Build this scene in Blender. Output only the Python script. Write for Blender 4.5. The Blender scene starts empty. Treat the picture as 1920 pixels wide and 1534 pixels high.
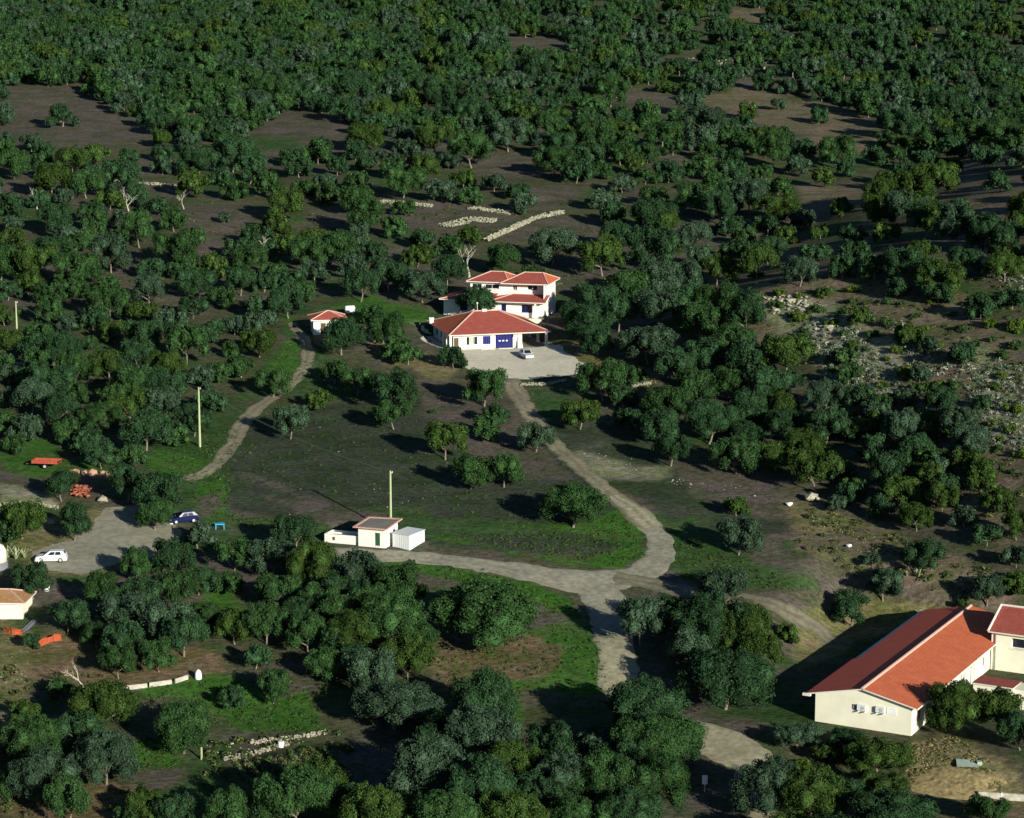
import bpy, math, random
import numpy as np
from mathutils import Vector, Matrix
random.seed(7); RNG = np.random.default_rng(7)
R = math.radians
SC = bpy.context.scene
COL = SC.collection

# ------------------------------------------------------------------ camera, sky, sun, exposure
TH = R(10.5); FPX = 4500.0; HC = 80.0          # pitch below the horizon, focal length in photo pixels, height
cam_d = bpy.data.cameras.new('camera'); cam = bpy.data.objects.new('camera', cam_d); COL.objects.link(cam)
cam.location = (0, 0, HC); cam.rotation_euler = (R(90) - TH, 0, 0)
cam_d.sensor_width = 36.0; cam_d.lens = FPX / 1920 * 36.0; cam_d.clip_start = 1; cam_d.clip_end = 12000
SC.camera = cam
SUN_EL = R(17); SUN_AZ = math.atan2(0.55, -0.835)      # horizontal direction towards the sun: behind the viewer, to the right
W = bpy.data.worlds.new('World'); SC.world = W; W.use_nodes = True
nt = W.node_tree; bg = nt.nodes['Background']; sk = nt.nodes.new('ShaderNodeTexSky')
sk.sky_type = 'NISHITA'; sk.sun_disc = False; sk.sun_elevation = SUN_EL; sk.sun_rotation = SUN_AZ
sk.air_density = 1.0; sk.dust_density = 0.3; sk.ozone_density = 5.0
nt.links.new(sk.outputs[0], bg.inputs[0]); bg.inputs[1].default_value = 0.05
sd = bpy.data.lights.new('sun', 'SUN'); sd.energy = 5.0; sd.angle = R(0.5); sd.color = (1.0, 0.95, 0.83)
sun = bpy.data.objects.new('sun', sd); COL.objects.link(sun)
tosun = Vector((math.sin(SUN_AZ) * math.cos(SUN_EL), math.cos(SUN_AZ) * math.cos(SUN_EL), math.sin(SUN_EL)))
sun.rotation_euler = tosun.to_track_quat('Z', 'Y').to_euler()
SC.view_settings.view_transform = 'Standard'; SC.view_settings.look = 'None'
SC.view_settings.exposure = 0.38; SC.view_settings.gamma = 1.0
SC.render.engine = 'CYCLES'; SC.cycles.max_bounces = 4; SC.cycles.diffuse_bounces = 2

# ------------------------------------------------------------------ helpers
def vnoise(x, y, seed=0):
    x = np.asarray(x, float); y = np.asarray(y, float)
    xi = np.floor(x).astype(np.int64); yi = np.floor(y).astype(np.int64); fx = x - xi; fy = y - yi
    fx = fx * fx * (3 - 2 * fx); fy = fy * fy * (3 - 2 * fy)
    def h(a, b):
        n = (a * 374761393 + b * 668265263 + seed * 974634777) & 0x7fffffff
        n = ((n ^ (n >> 13)) * 1274126177) & 0x7fffffff
        return ((n ^ (n >> 16)) & 0xffff) / 65535.0
    return (h(xi, yi) * (1 - fx) + h(xi + 1, yi) * fx) * (1 - fy) + (h(xi, yi + 1) * (1 - fx) + h(xi + 1, yi + 1) * fx) * fy
def fbm(x, y, seed=0, o=4):
    s = 0; a = .5; t = 0
    for i in range(o):
        s = s + a * vnoise(x * 2 ** i, y * 2 ** i, seed + i); t += a; a *= .5
    return s / t
def sstep(a, b, x):
    t = np.clip((x - a) / (b - a), 0, 1); return t * t * (3 - 2 * t)

# hillside profile: the ground climbs away from the viewer
_rows = [1700, 1534, 1320, 1000, 838, 640, 400, 200, 0]; _S = [20.3, 18.6, 16.8, 14.2, 12.7, 11, 9, 7.1, 5.5]
_Y = [-3000, 0, 120]; _Z = [-80, -24, -13]
for _r, _s in zip(_rows, _S):
    _a = math.atan((_r - 767) / FPX); _D = FPX / _s / math.cos(_a)
    _Y.append(_D * math.cos(TH + _a)); _Z.append(HC - _D * math.sin(TH + _a))
_Y += [1000, 1300, 2000, 6000]; _Z += [90, 120, 150, 170]
_yy = np.arange(-3000, 6000, 2.0); _zz = np.interp(_yy, _Y, _Z)
_k = np.exp(-np.linspace(-2.2, 2.2, 31) ** 2); _k /= _k.sum()
_zs = np.convolve(np.pad(_zz, 15, mode='edge'), _k, mode='valid')
PADS = []          # level building plots: (cx, cy, yaw, half u, half v, z, falloff)
def base_terrain(x, y):
    x = np.asarray(x, float); y = np.asarray(y, float)
    z = np.interp(y, _yy, _zs)
    fx = np.where(y < 404, 17.6 + (404 - y) * .407, 17.6 + (y - 404) * .55)
    d = x - fx; hill = 0.34 * (np.sqrt(d * d + 60) + d) / 2
    z = z + 20 * np.tanh(hill / 20)
    fade = sstep(150, 220, y) * (1 - sstep(900, 1200, y))
    z = z + fade * ((fbm(x / 34., y / 34., 3, 3) - .5) * 2.2 + (fbm(x / 7., y / 7., 9, 2) - .5) * .35)
    return z
def terrain(x, y):
    z = base_terrain(x, y)
    for cx, cy, yaw, hu, hv, pz, fo in PADS:
        c, s = math.cos(yaw), math.sin(yaw)
        dx = np.asarray(x, float) - cx; dy = np.asarray(y, float) - cy
        u = np.abs(dx * c + dy * s) - hu; v = np.abs(-dx * s + dy * c) - hv
        d = np.maximum(np.maximum(u, v), 0)
        w = 1 - sstep(0, fo, d); z = z * (1 - w) + pz * w
    return z
CT, ST = math.cos(TH), math.sin(TH)
def proj(x, y, z):
    dz = z - HC; f = y * CT - dz * ST; u = y * ST + dz * CT
    return 960 + FPX * x / f, 767 - FPX * u / f, FPX / f
def ray(px, py):
    a = (px - 960) / FPX; b = -(py - 767) / FPX
    return a, CT + b * ST, -ST + b * CT
def ground_many(px, py):
    px = np.asarray(px, float); py = np.asarray(py, float)
    rx, ry, rz = ray(px, py); rx = rx + 0 * py
    t = np.full(px.shape, 150.0); done = np.zeros(px.shape, bool)
    while not done.all() and t.max() < 1600:
        g = (HC + rz * t) < terrain(rx * t, ry * t)
        done |= g; t = np.where(done, t, t + 2.0)
    lo = t - 2; hi = t
    for _ in range(12):
        m = (lo + hi) / 2; g = (HC + rz * m) < terrain(rx * m, ry * m)
        hi = np.where(g, m, hi); lo = np.where(g, lo, m)
    x = rx * hi; y = ry * hi
    return x, y, terrain(x, y)
def G(px, py):
    x, y, z = ground_many(np.array([px]), np.array([py])); return Vector((float(x[0]), float(y[0]), float(z[0])))
def T(x, y): return float(terrain(np.array([x]), np.array([y]))[0])

class MB:
    def __init__(s): s.v = []; s.f = []; s.m = []; s.mi = 0
    def poly(s, pts):
        n = len(s.v); s.v += [tuple(p) for p in pts]; s.f.append(list(range(n, n + len(pts)))); s.m.append(s.mi)
    def box(s, x0, x1, y0, y1, z0, z1):
        n = len(s.v); s.v += [(x, y, z) for z in (z0, z1) for x, y in ((x0, y0), (x1, y0), (x1, y1), (x0, y1))]
        for q in ((3, 2, 1, 0), (4, 5, 6, 7), (0, 1, 5, 4), (1, 2, 6, 5), (2, 3, 7, 6), (3, 0, 4, 7)):
            s.f.append([n + i for i in q]); s.m.append(s.mi)
    def obox(s, c, ux, hx, hy, z0, z1, tz=0):
        # oriented box: centre c (x,y), direction angle ux
        ca, sa = math.cos(ux), math.sin(ux); n = len(s.v)
        for z in (z0, z1):
            for a, b in ((-hx, -hy), (hx, -hy), (hx, hy), (-hx, hy)):
                s.v.append((c[0] + a * ca - b * sa, c[1] + a * sa + b * ca, z + tz * a))
        for q in ((3, 2, 1, 0), (4, 5, 6, 7), (0, 1, 5, 4), (1, 2, 6, 5), (2, 3, 7, 6), (3, 0, 4, 7)):
            s.f.append([n + i for i in q]); s.m.append(s.mi)
    def tube(s, pts, rad, k=6, cap=True):
        pts = [Vector(p) for p in pts]; rings = []
        for i, p in enumerate(pts):
            d = (pts[min(i + 1, len(pts) - 1)] - pts[max(i - 1, 0)])
            if d.length < 1e-6: d = Vector((0, 0, 1))
            d.normalize(); a = d.orthogonal().normalized() if abs(d.z) < .9 else Vector((1, 0, 0)); a = (a - a.dot(d) * d).normalized(); b = d.cross(a)
            r = rad[i] if isinstance(rad, (list, tuple)) else rad; n = len(s.v)
            for j in range(k):
                t = 2 * math.pi * j / k; s.v.append(tuple(p + a * (r * math.cos(t)) + b * (r * math.sin(t))))
            rings.append(n)
        for i in range(len(rings) - 1):
            for j in range(k):
                j2 = (j + 1) % k; s.f.append([rings[i] + j, rings[i] + j2, rings[i + 1] + j2, rings[i + 1] + j]); s.m.append(s.mi)
        if cap:
            s.f.append([rings[0] + j for j in range(k)][::-1]); s.m.append(s.mi)
            s.f.append([rings[-1] + j for j in range(k)]); s.m.append(s.mi)
    def rock(s, c, r, rnd, sq=.7):
        n = len(s.v)
        for v in ICO_V:
            q = r * (.72 + .5 * rnd.random()); s.v.append((c[0] + v[0] * q, c[1] + v[1] * q, c[2] + v[2] * q * sq))
        for f in ICO_F: s.f.append([n + i for i in f]); s.m.append(s.mi)
    def build(s, name, mats, parent=None, smooth=False):
        me = bpy.data.meshes.new(name); me.from_pydata(s.v, [], s.f)
        if not isinstance(mats, (list, tuple)): mats = [mats]
        for m in mats: me.materials.append(m)
        me.polygons.foreach_set('material_index', s.m)
        if smooth: me.polygons.foreach_set('use_smooth', [True] * len(s.f))
        me.update(); o = bpy.data.objects.new(name, me); COL.objects.link(o)
        if parent is not None: o.parent = parent
        return o
_p = (1 + 5 ** .5) / 2
ICO_V = [Vector(v).normalized() for v in ((-1, _p, 0), (1, _p, 0), (-1, -_p, 0), (1, -_p, 0), (0, -1, _p), (0, 1, _p), (0, -1, -_p), (0, 1, -_p), (_p, 0, -1), (_p, 0, 1), (-_p, 0, -1), (-_p, 0, 1))]
ICO_F = [(0, 11, 5), (0, 5, 1), (0, 1, 7), (0, 7, 10), (0, 10, 11), (1, 5, 9), (5, 11, 4), (11, 10, 2), (10, 7, 6), (7, 1, 8), (3, 9, 4), (3, 4, 2), (3, 2, 6), (3, 6, 8), (3, 8, 9), (4, 9, 5), (2, 4, 11), (6, 2, 10), (8, 6, 7), (9, 8, 1)]
def tag(o, label=None, cat=None, group=None, kind=None):
    if label: o['label'] = label
    if cat: o['category'] = cat
    if group: o['group'] = group
    if kind: o['kind'] = kind
    return o
def thing(name, loc, yaw, label, cat, group=None):
    o = bpy.data.objects.new(name, None); COL.objects.link(o); o.location = loc; o.rotation_euler = (0, 0, yaw)
    o.empty_display_size = .3
    return tag(o, label, cat, group)
def np_mesh(name, V, F, mats, col=None, mi=None, smooth=False):
    me = bpy.data.meshes.new(name); nv = len(V); nf, k = F.shape
    me.vertices.add(nv); me.vertices.foreach_set('co', np.ascontiguousarray(V, np.float32).ravel())
    me.loops.add(nf * k); me.loops.foreach_set('vertex_index', np.ascontiguousarray(F, np.int32).ravel())
    me.polygons.add(nf); me.polygons.foreach_set('loop_start', np.arange(0, nf * k, k, dtype=np.int32))
    me.polygons.foreach_set('loop_total', np.full(nf, k, np.int32))
    for m in mats: me.materials.append(m)
    if mi is not None: me.polygons.foreach_set('material_index', np.ascontiguousarray(mi, np.int32))
    if smooth: me.polygons.foreach_set('use_smooth', np.ones(nf, bool))
    if col is not None:
        a = me.color_attributes.new('tint', 'FLOAT_COLOR', 'POINT')
        c = np.ones((nv, 4), np.float32); c[:, :3] = col; a.data.foreach_set('color', c.ravel())
    me.update(calc_edges=True); me.validate(); return me

# ------------------------------------------------------------------ materials
def mat(name, col, rough=.85, var=.15, scale=3.0, bump=0.0, spec=.25, attr=None, metal=0, detail=6):
    m = bpy.data.materials.new(name); m.use_nodes = True; n = m.node_tree.nodes; L = m.node_tree.links; b = n['Principled BSDF']
    b.inputs['Roughness'].default_value = rough; b.inputs['Specular IOR Level'].default_value = spec; b.inputs['Metallic'].default_value = metal
    tc = n.new('ShaderNodeTexCoord'); ns = n.new('ShaderNodeTexNoise'); ns.inputs['Scale'].default_value = scale; ns.inputs['Detail'].default_value = detail
    L.new(tc.outputs['Object'], ns.inputs['Vector'])
    mr = n.new('ShaderNodeMapRange'); mr.inputs[1].default_value = .25; mr.inputs[2].default_value = .75; mr.inputs[3].default_value = 1 - var; mr.inputs[4].default_value = 1 + var
    L.new(ns.outputs[0], mr.inputs[0])
    vm = n.new('ShaderNodeVectorMath'); vm.operation = 'SCALE'; L.new(mr.outputs[0], vm.inputs['Scale'])
    if attr:
        a = n.new('ShaderNodeAttribute'); a.attribute_name = attr; L.new(a.outputs['Color'], vm.inputs[0])
    else: vm.inputs[0].default_value = col[:3]
    L.new(vm.outputs[0], b.inputs['Base Color'])
    if bump:
        bp = n.new('ShaderNodeBump'); bp.inputs['Strength'].default_value = bump; bp.inputs['Distance'].default_value = .05
        L.new(ns.outputs[0], bp.inputs['Height']); L.new(bp.outputs[0], b.inputs['Normal'])
    return m
def tile_mat(name, c1, c2):
    m = bpy.data.materials.new(name); m.use_nodes = True; n = m.node_tree.nodes; L = m.node_tree.links; b = n['Principled BSDF']
    b.inputs['Roughness'].default_value = .8; b.inputs['Specular IOR Level'].default_value = .2
    tc = n.new('ShaderNodeTexCoord'); ns = n.new('ShaderNodeTexNoise'); ns.inputs['Scale'].default_value = .9; ns.inputs['Detail'].default_value = 8; ns.inputs['Roughness'].default_value = .65
    L.new(tc.outputs['Object'], ns.inputs['Vector'])
    n2 = n.new('ShaderNodeTexNoise'); n2.inputs['Scale'].default_value = 7; n2.inputs['Detail'].default_value = 3; L.new(tc.outputs['Object'], n2.inputs['Vector'])
    r = n.new('ShaderNodeMapRange'); r.inputs[1].default_value = .3; r.inputs[2].default_value = .7; L.new(ns.outputs[0], r.inputs[0])
    mx = n.new('ShaderNodeMix'); mx.data_type = 'RGBA'; mx.inputs['A'].default_value = (*c1, 1); mx.inputs['B'].default_value = (*c2, 1); L.new(r.outputs[0], mx.inputs['Factor'])
    r2 = n.new('ShaderNodeMapRange'); r2.inputs[1].default_value = .3; r2.inputs[2].default_value = .7; r2.inputs[3].default_value = .8; r2.inputs[4].default_value = 1.2; L.new(n2.outputs[0], r2.inputs[0])
    vm = n.new('ShaderNodeVectorMath'); vm.operation = 'SCALE'; L.new(mx.outputs['Result'], vm.inputs[0]); L.new(r2.outputs[0], vm.inputs['Scale']); L.new(vm.outputs[0], b.inputs['Base Color'])
    wv = n.new('ShaderNodeTexWave'); wv.bands_direction = 'Z'; wv.wave_profile = 'SAW'; wv.inputs['Scale'].default_value = 3.2; L.new(tc.outputs['Object'], wv.inputs['Vector'])
    bp = n.new('ShaderNodeBump'); bp.inputs['Strength'].default_value = .35; bp.inputs['Distance'].default_value = .04
    L.new(wv.outputs[1], bp.inputs['Height']); L.new(bp.outputs[0], b.inputs['Normal'])
    return m
def leaf_mat(name, attr=False):
    m = bpy.data.materials.new(name); m.use_nodes = True; n = m.node_tree.nodes; L = m.node_tree.links; n.remove(n['Principled BSDF']); out = n['Material Output']
    if attr: a = n.new('ShaderNodeAttribute'); a.attribute_name = 'tint'; src = a.outputs['Color']
    else: a = n.new('ShaderNodeObjectInfo'); src = a.outputs['Color']
    g = n.new('ShaderNodeNewGeometry'); mr = n.new('ShaderNodeMapRange'); mr.inputs[3].default_value = .5; mr.inputs[4].default_value = 1.75
    L.new(g.outputs['Random Per Island'], mr.inputs[0])
    ns = n.new('ShaderNodeTexNoise'); ns.inputs['Scale'].default_value = .7; ns.inputs['Detail'].default_value = 3; L.new(g.outputs['Position'], ns.inputs['Vector'])
    mr2 = n.new('ShaderNodeMapRange'); mr2.inputs[1].default_value = .3; mr2.inputs[2].default_value = .7; mr2.inputs[3].default_value = .7; mr2.inputs[4].default_value = 1.3; L.new(ns.outputs[0], mr2.inputs[0])
    mu = n.new('ShaderNodeMath'); mu.operation = 'MULTIPLY'; L.new(mr.outputs[0], mu.inputs[0]); L.new(mr2.outputs[0], mu.inputs[1])
    vm = n.new('ShaderNodeVectorMath'); vm.operation = 'SCALE'; L.new(src, vm.inputs[0]); L.new(mu.outputs[0], vm.inputs['Scale'])
    d = n.new('ShaderNodeBsdfDiffuse'); t = n.new('ShaderNodeBsdfTranslucent'); ms = n.new('ShaderNodeMixShader'); ms.inputs[0].default_value = .08
    L.new(vm.outputs[0], d.inputs[0]); L.new(vm.outputs[0], t.inputs[0]); L.new(d.outputs[0], ms.inputs[1]); L.new(t.outputs[0], ms.inputs[2]); L.new(ms.outputs[0], out.inputs[0])
    return m
def ground_mat():
    m = bpy.data.materials.new('ground'); m.use_nodes = True; n = m.node_tree.nodes; L = m.node_tree.links; b = n['Principled BSDF']
    b.inputs['Roughness'].default_value = .95; b.inputs['Specular IOR Level'].default_value = .1
    a = n.new('ShaderNodeAttribute'); a.attribute_name = 'tint'; tc = n.new('ShaderNodeTexCoord')
    def noise(sc, det, sx=1, sy=1):
        mp = n.new('ShaderNodeMapping'); mp.inputs['Scale'].default_value = (sx, sy, 1); L.new(tc.outputs['Object'], mp.inputs[0])
        x = n.new('ShaderNodeTexNoise'); x.inputs['Scale'].default_value = sc; x.inputs['Detail'].default_value = det; x.inputs['Roughness'].default_value = .65; L.new(mp.outputs[0], x.inputs['Vector']); return x.outputs[0]
    def rng(s, lo, hi, a0=.3, a1=.7):
        r = n.new('ShaderNodeMapRange'); r.inputs[1].default_value = a0; r.inputs[2].default_value = a1; r.inputs[3].default_value = lo; r.inputs[4].default_value = hi; L.new(s, r.inputs[0]); return r.outputs[0]
    n1 = noise(1.6, 8, .7, 1.1); n2 = noise(.22, 6, .6, 1.2); n3 = noise(5.0, 4)
    mx = n.new('ShaderNodeMix'); mx.data_type = 'RGBA'; mx.blend_type = 'MULTIPLY'; mx.inputs['B'].default_value = (.62, .8, .5, 1)
    L.new(a.outputs['Color'], mx.inputs['A']); L.new(rng(n2, 0, 1, .42, .6), mx.inputs['Factor'])
    mm = n.new('ShaderNodeMath'); mm.operation = 'MULTIPLY'; L.new(rng(n1, .42, 1.5), mm.inputs[0]); L.new(rng(n3, .6, 1.4), mm.inputs[1])
    vm = n.new('ShaderNodeVectorMath'); vm.operation = 'SCALE'; L.new(mx.outputs['Result'], vm.inputs[0]); L.new(mm.outputs[0], vm.inputs['Scale'])
    L.new(vm.outputs[0], b.inputs['Base Color'])
    bp = n.new('ShaderNodeBump'); bp.inputs['Strength'].default_value = .5; bp.inputs['Distance'].default_value = .25; L.new(n1, bp.inputs['Height']); L.new(bp.outputs[0], b.inputs['Normal'])
    return m
M = dict(
 ground=ground_mat(), leaf=leaf_mat('oak_leaves'), leafs=leaf_mat('forest_leaves', True),
 bark=mat('cork_bark', (.20, .175, .13), var=.6, scale=.35), dead=mat('bleached_wood', (.44, .42, .33), var=.2),
 wall=mat('white_render', (.83, .82, .74), var=.10, scale=.7, detail=10), cream=mat('cream_render', (.82, .80, .63), var=.09, scale=.5, detail=10),
 trim=mat('pale_trim', (.72, .70, .62), var=.08), mortar=mat('ridge_mortar', (.62, .42, .34), var=.15, scale=6),
 tile=tile_mat('orange_tiles', (.48, .115, .052), (.58, .16, .075)), tiledark=tile_mat('dark_red_tiles', (.30, .070, .052), (.38, .10, .07)),  # second tile colour is a darker, duller red
 tilelift=tile_mat('brightened_tiles', (.56, .12, .07), (.64, .15, .09)), fan=mat('fan_grey', (.45, .48, .50)), navy=mat('navy_glass', (.012, .014, .10), rough=.2, spec=.5), tiletan=tile_mat('tan_old_tiles', (.34, .17, .075), (.42, .25, .12)),  # hall's left slope tiles: red brightened to offset weak sun there
 blue=mat('blue_paint', (.03, .035, .33), rough=.4, var=.1), dark=mat('dark_glass', (.015, .018, .03), rough=.1, var=.1, spec=.6),
 green=mat('green_door', (.03, .09, .05), rough=.5), wood=mat('brown_wood', (.10, .07, .045)),
 gravel=mat('gravel', (.26, .25, .185), var=.28, scale=1.2, bump=.3, detail=10), pale=mat('pale_gravel', (.58, .55, .43), var=.14, scale=1.2, bump=.2, detail=10),
 dirt=mat('dirt', (.21, .19, .125), var=.3, scale=1.0, bump=.3, detail=10), sandy=mat('sandy', (.38, .33, .20), var=.3, scale=1.0, bump=.3, detail=10), slab=mat('grey_slab', (.22, .20, .17), var=.2),
 rim=mat('pink_rim', (.55, .34, .27), var=.1), metal=mat('white_metal', (.72, .76, .74), rough=.4, var=.04),
 pole=mat('pale_green_pole', (.40, .47, .26), var=.12, scale=2), wire=mat('wire', (.14, .16, .13)),
 stone=mat('pale_stone', (.31, .305, .22), var=.45, scale=1.5), rockm=mat('grey_rock', (.36, .33, .25), var=.35, scale=1.2), redrock=mat('reddish_boulder', (.40, .24, .16), var=.3, scale=1.2),
 brick=mat('broken_brick', (.33, .10, .06), var=.5, scale=2.5), white=mat('white_plastic', (.85, .86, .86), rough=.4, var=.03),
 carwhite=mat('white_car_paint', (.80, .82, .84), rough=.25, var=.02, spec=.6), carblue=mat('dark_blue_paint', (.008, .014, .07), rough=.2, var=.05, spec=.6),
 carsilver=mat('silver_paint', (.5, .53, .56), rough=.25, var=.02, spec=.6), tyre=mat('rubber', (.012, .012, .013)), rimm=mat('wheel_rim', (.5, .5, .5), rough=.35),
 lamp=mat('lamp_glass', (.6, .62, .62), rough=.15, spec=.6), red=mat('red_paint', (.38, .08, .05), rough=.5, var=.2), orange=mat('orange_mesh', (.40, .08, .03), var=.3, scale=4),
 cyan=mat('light_blue_plastic', (.06, .38, .62), rough=.4, var=.05), agave=mat('agave_leaf', (.34, .38, .20), var=.2), grey=mat('grey_planks', (.20, .20, .24), var=.2), palegreen=mat('pale_green_sheet', (.34, .42, .34), var=.15), yellow=mat('yellow_plastic', (.45, .5, .08)),
 lowwall=mat('old_low_wall', (.46, .43, .36), var=.35, scale=2), straw=mat('straw_earth', (.27, .215, .10), var=.6, scale=2.2, bump=1.0, detail=12), scrub=leaf_mat('silvery_leaves', True), vine=mat('vine_post', (.35, .33, .26), var=.3))

M['lane'] = mat('lane', (.17, .155, .105)); M['lane'].diffuse_color = (.17, .155, .105, 1)
M['track'] = mat('track', (1, 1, 1), var=.35, scale=1.4, bump=.4, attr='tint', detail=12)
for _n, _c in (('gravel', (.26, .25, .185)), ('dirt', (.21, .19, .125)), ('sandy', (.31, .29, .19)), ('pale', (.58, .55, .43))): M[_n].diffuse_color = (*_c, 1)

# ------------------------------------------------------------------ building plots
P_A = G(842, 659); Y_A = R(14.5)
P_Br = G(1019, 597); Y_B = R(-14); L_B = 18.3
P_B = P_Br - Vector((math.cos(Y_B), math.sin(Y_B), 0)) * L_B; P_B.z = P_Br.z
P_C = G(588, 628); Y_C = R(10)
P_D = G(1528, 1352); Y_D = R(-28)
P_G = G(672, 1023.6); Y_G = R(-20)
P_H = G(768, 1032.4); Y_H = R(-33)
P_T = G(43, 1161); Y_T = R(-4)
P_F = G(1824, 1309); P_F.z = P_D.z
def loc2w(P, yaw, u, v, w=0): c, s = math.cos(yaw), math.sin(yaw); return Vector((P.x + u * c - v * s, P.y + u * s + v * c, P.z + w))
def pad(P, yaw, u0, u1, v0, v1, fo=3.0):
    c = loc2w(P, yaw, (u0 + u1) / 2, (v0 + v1) / 2); PADS.append((c.x, c.y, yaw, (u1 - u0) / 2, (v1 - v0) / 2, P.z - .02, fo))
pad(P_A, Y_A, -.5, 18, .2, 17, 2.5); pad(P_B, Y_B, -.5, 19, 0, 9.5, 2.5); pad(P_C, Y_C, -.5, 6, 0, 5.5, 2)
pad(P_D, Y_D, -9, 26, 0, 40, 9); pad(P_G, Y_G, -5.5, 4, 0, 5, 2)

# ------------------------------------------------------------------ ground sheet with its natural patches
def inside(px, py, poly):
    c = np.zeros(px.shape, bool); n = len(poly)
    for i in range(n):
        x1, y1 = poly[i]; x2, y2 = poly[(i + 1) % n]
        if y1 == y2: continue
        t = ((y1 > py) != (y2 > py)) & (px < (x2 - x1) * (py - y1) / (y2 - y1) + x1); c ^= t
    return c
def edge_d(px, py, poly):
    d = np.full(px.shape, 1e9); n = len(poly)
    for i in range(n):
        x1, y1 = poly[i]; x2, y2 = poly[(i + 1) % n]; dx, dy = x2 - x1, y2 - y1
        t = np.clip(((px - x1) * dx + (py - y1) * dy) / (dx * dx + dy * dy + 1e-9), 0, 1)
        d = np.minimum(d, np.hypot(px - x1 - t * dx, (py - y1 - t * dy) * 1.6))
    return d
SOIL = (.110, .090, .079); FIELD = (.050, .058, .042); BRIGHT = (.052, .132, .022); GRASS = (.046, .088, .030); TAN = (.165, .128, .094); FLOOR = (.085, .082, .050); PALE = (.27, .25, .18); DRY = (.20, .165, .09); REDDISH = (.17, .12, .075)
CLEAR = [
 [(0, 165), (110, 155), (170, 175), (200, 198), (285, 240), (300, 262), (270, 282), (120, 278), (60, 262), (0, 250)],
 [(470, 240), (560, 205), (690, 240), (640, 262), (580, 285), (500, 290), (430, 285)],
 [(0, 336), (330, 345), (345, 362), (200, 368), (0, 366)],
 [(340, 385), (480, 380), (480, 420), (430, 472), (345, 480)],
 [(575, 390), (640, 385), (690, 420), (600, 440)],
 [(870, 285), (1000, 288), (1060, 310), (1020, 335), (900, 330)],
 [(990, 355), (1070, 345), (1085, 385), (1000, 392)],
 [(640, 372), (830, 380), (965, 385), (965, 435), (830, 432), (690, 405)],
 [(960, 420), (1060, 402), (1160, 430), (1140, 455), (1020, 452), (915, 460)],
 [(1125, 172), (1200, 168), (1280, 180), (1285, 206), (1180, 200)],
 [(935, 72), (1060, 70), (1085, 100), (960, 132)],
 [(1040, 478), (1130, 478), (1200, 468), (1215, 508), (1060, 515)],
 [(1310, 185), (1400, 165), (1500, 190), (1560, 200), (1660, 230), (1640, 280), (1580, 285), (1480, 245), (1350, 225), (1300, 205)],
 [(1730, 340), (1850, 330), (1930, 322), (1930, 430), (1830, 410), (1770, 380)],
 [(1500, 350), (1620, 350), (1625, 400), (1520, 410)],
 [(1600, 480), (1700, 500), (1790, 560), (1880, 620), (1900, 660), (1830, 660), (1740, 600), (1640, 560)],
 [(1330, 520), (1480, 500), (1540, 560), (1480, 630), (1420, 640), (1380, 560)],
 [(1365, 15), (1430, 15), (1430, 45), (1365, 45)], [(1725, 60), (1775, 60), (1775, 85), (1725, 85)],
 [(100, 500), (180, 500), (180, 520), (100, 520)],
 [(1280, 100), (1445, 115), (1440, 135), (1280, 118)], [(1650, 172), (1750, 180), (1745, 196), (1650, 192)]]
REG = [(p, SOIL if p[0][0] < 1280 else TAN, 9) for p in CLEAR[:18]]
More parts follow.
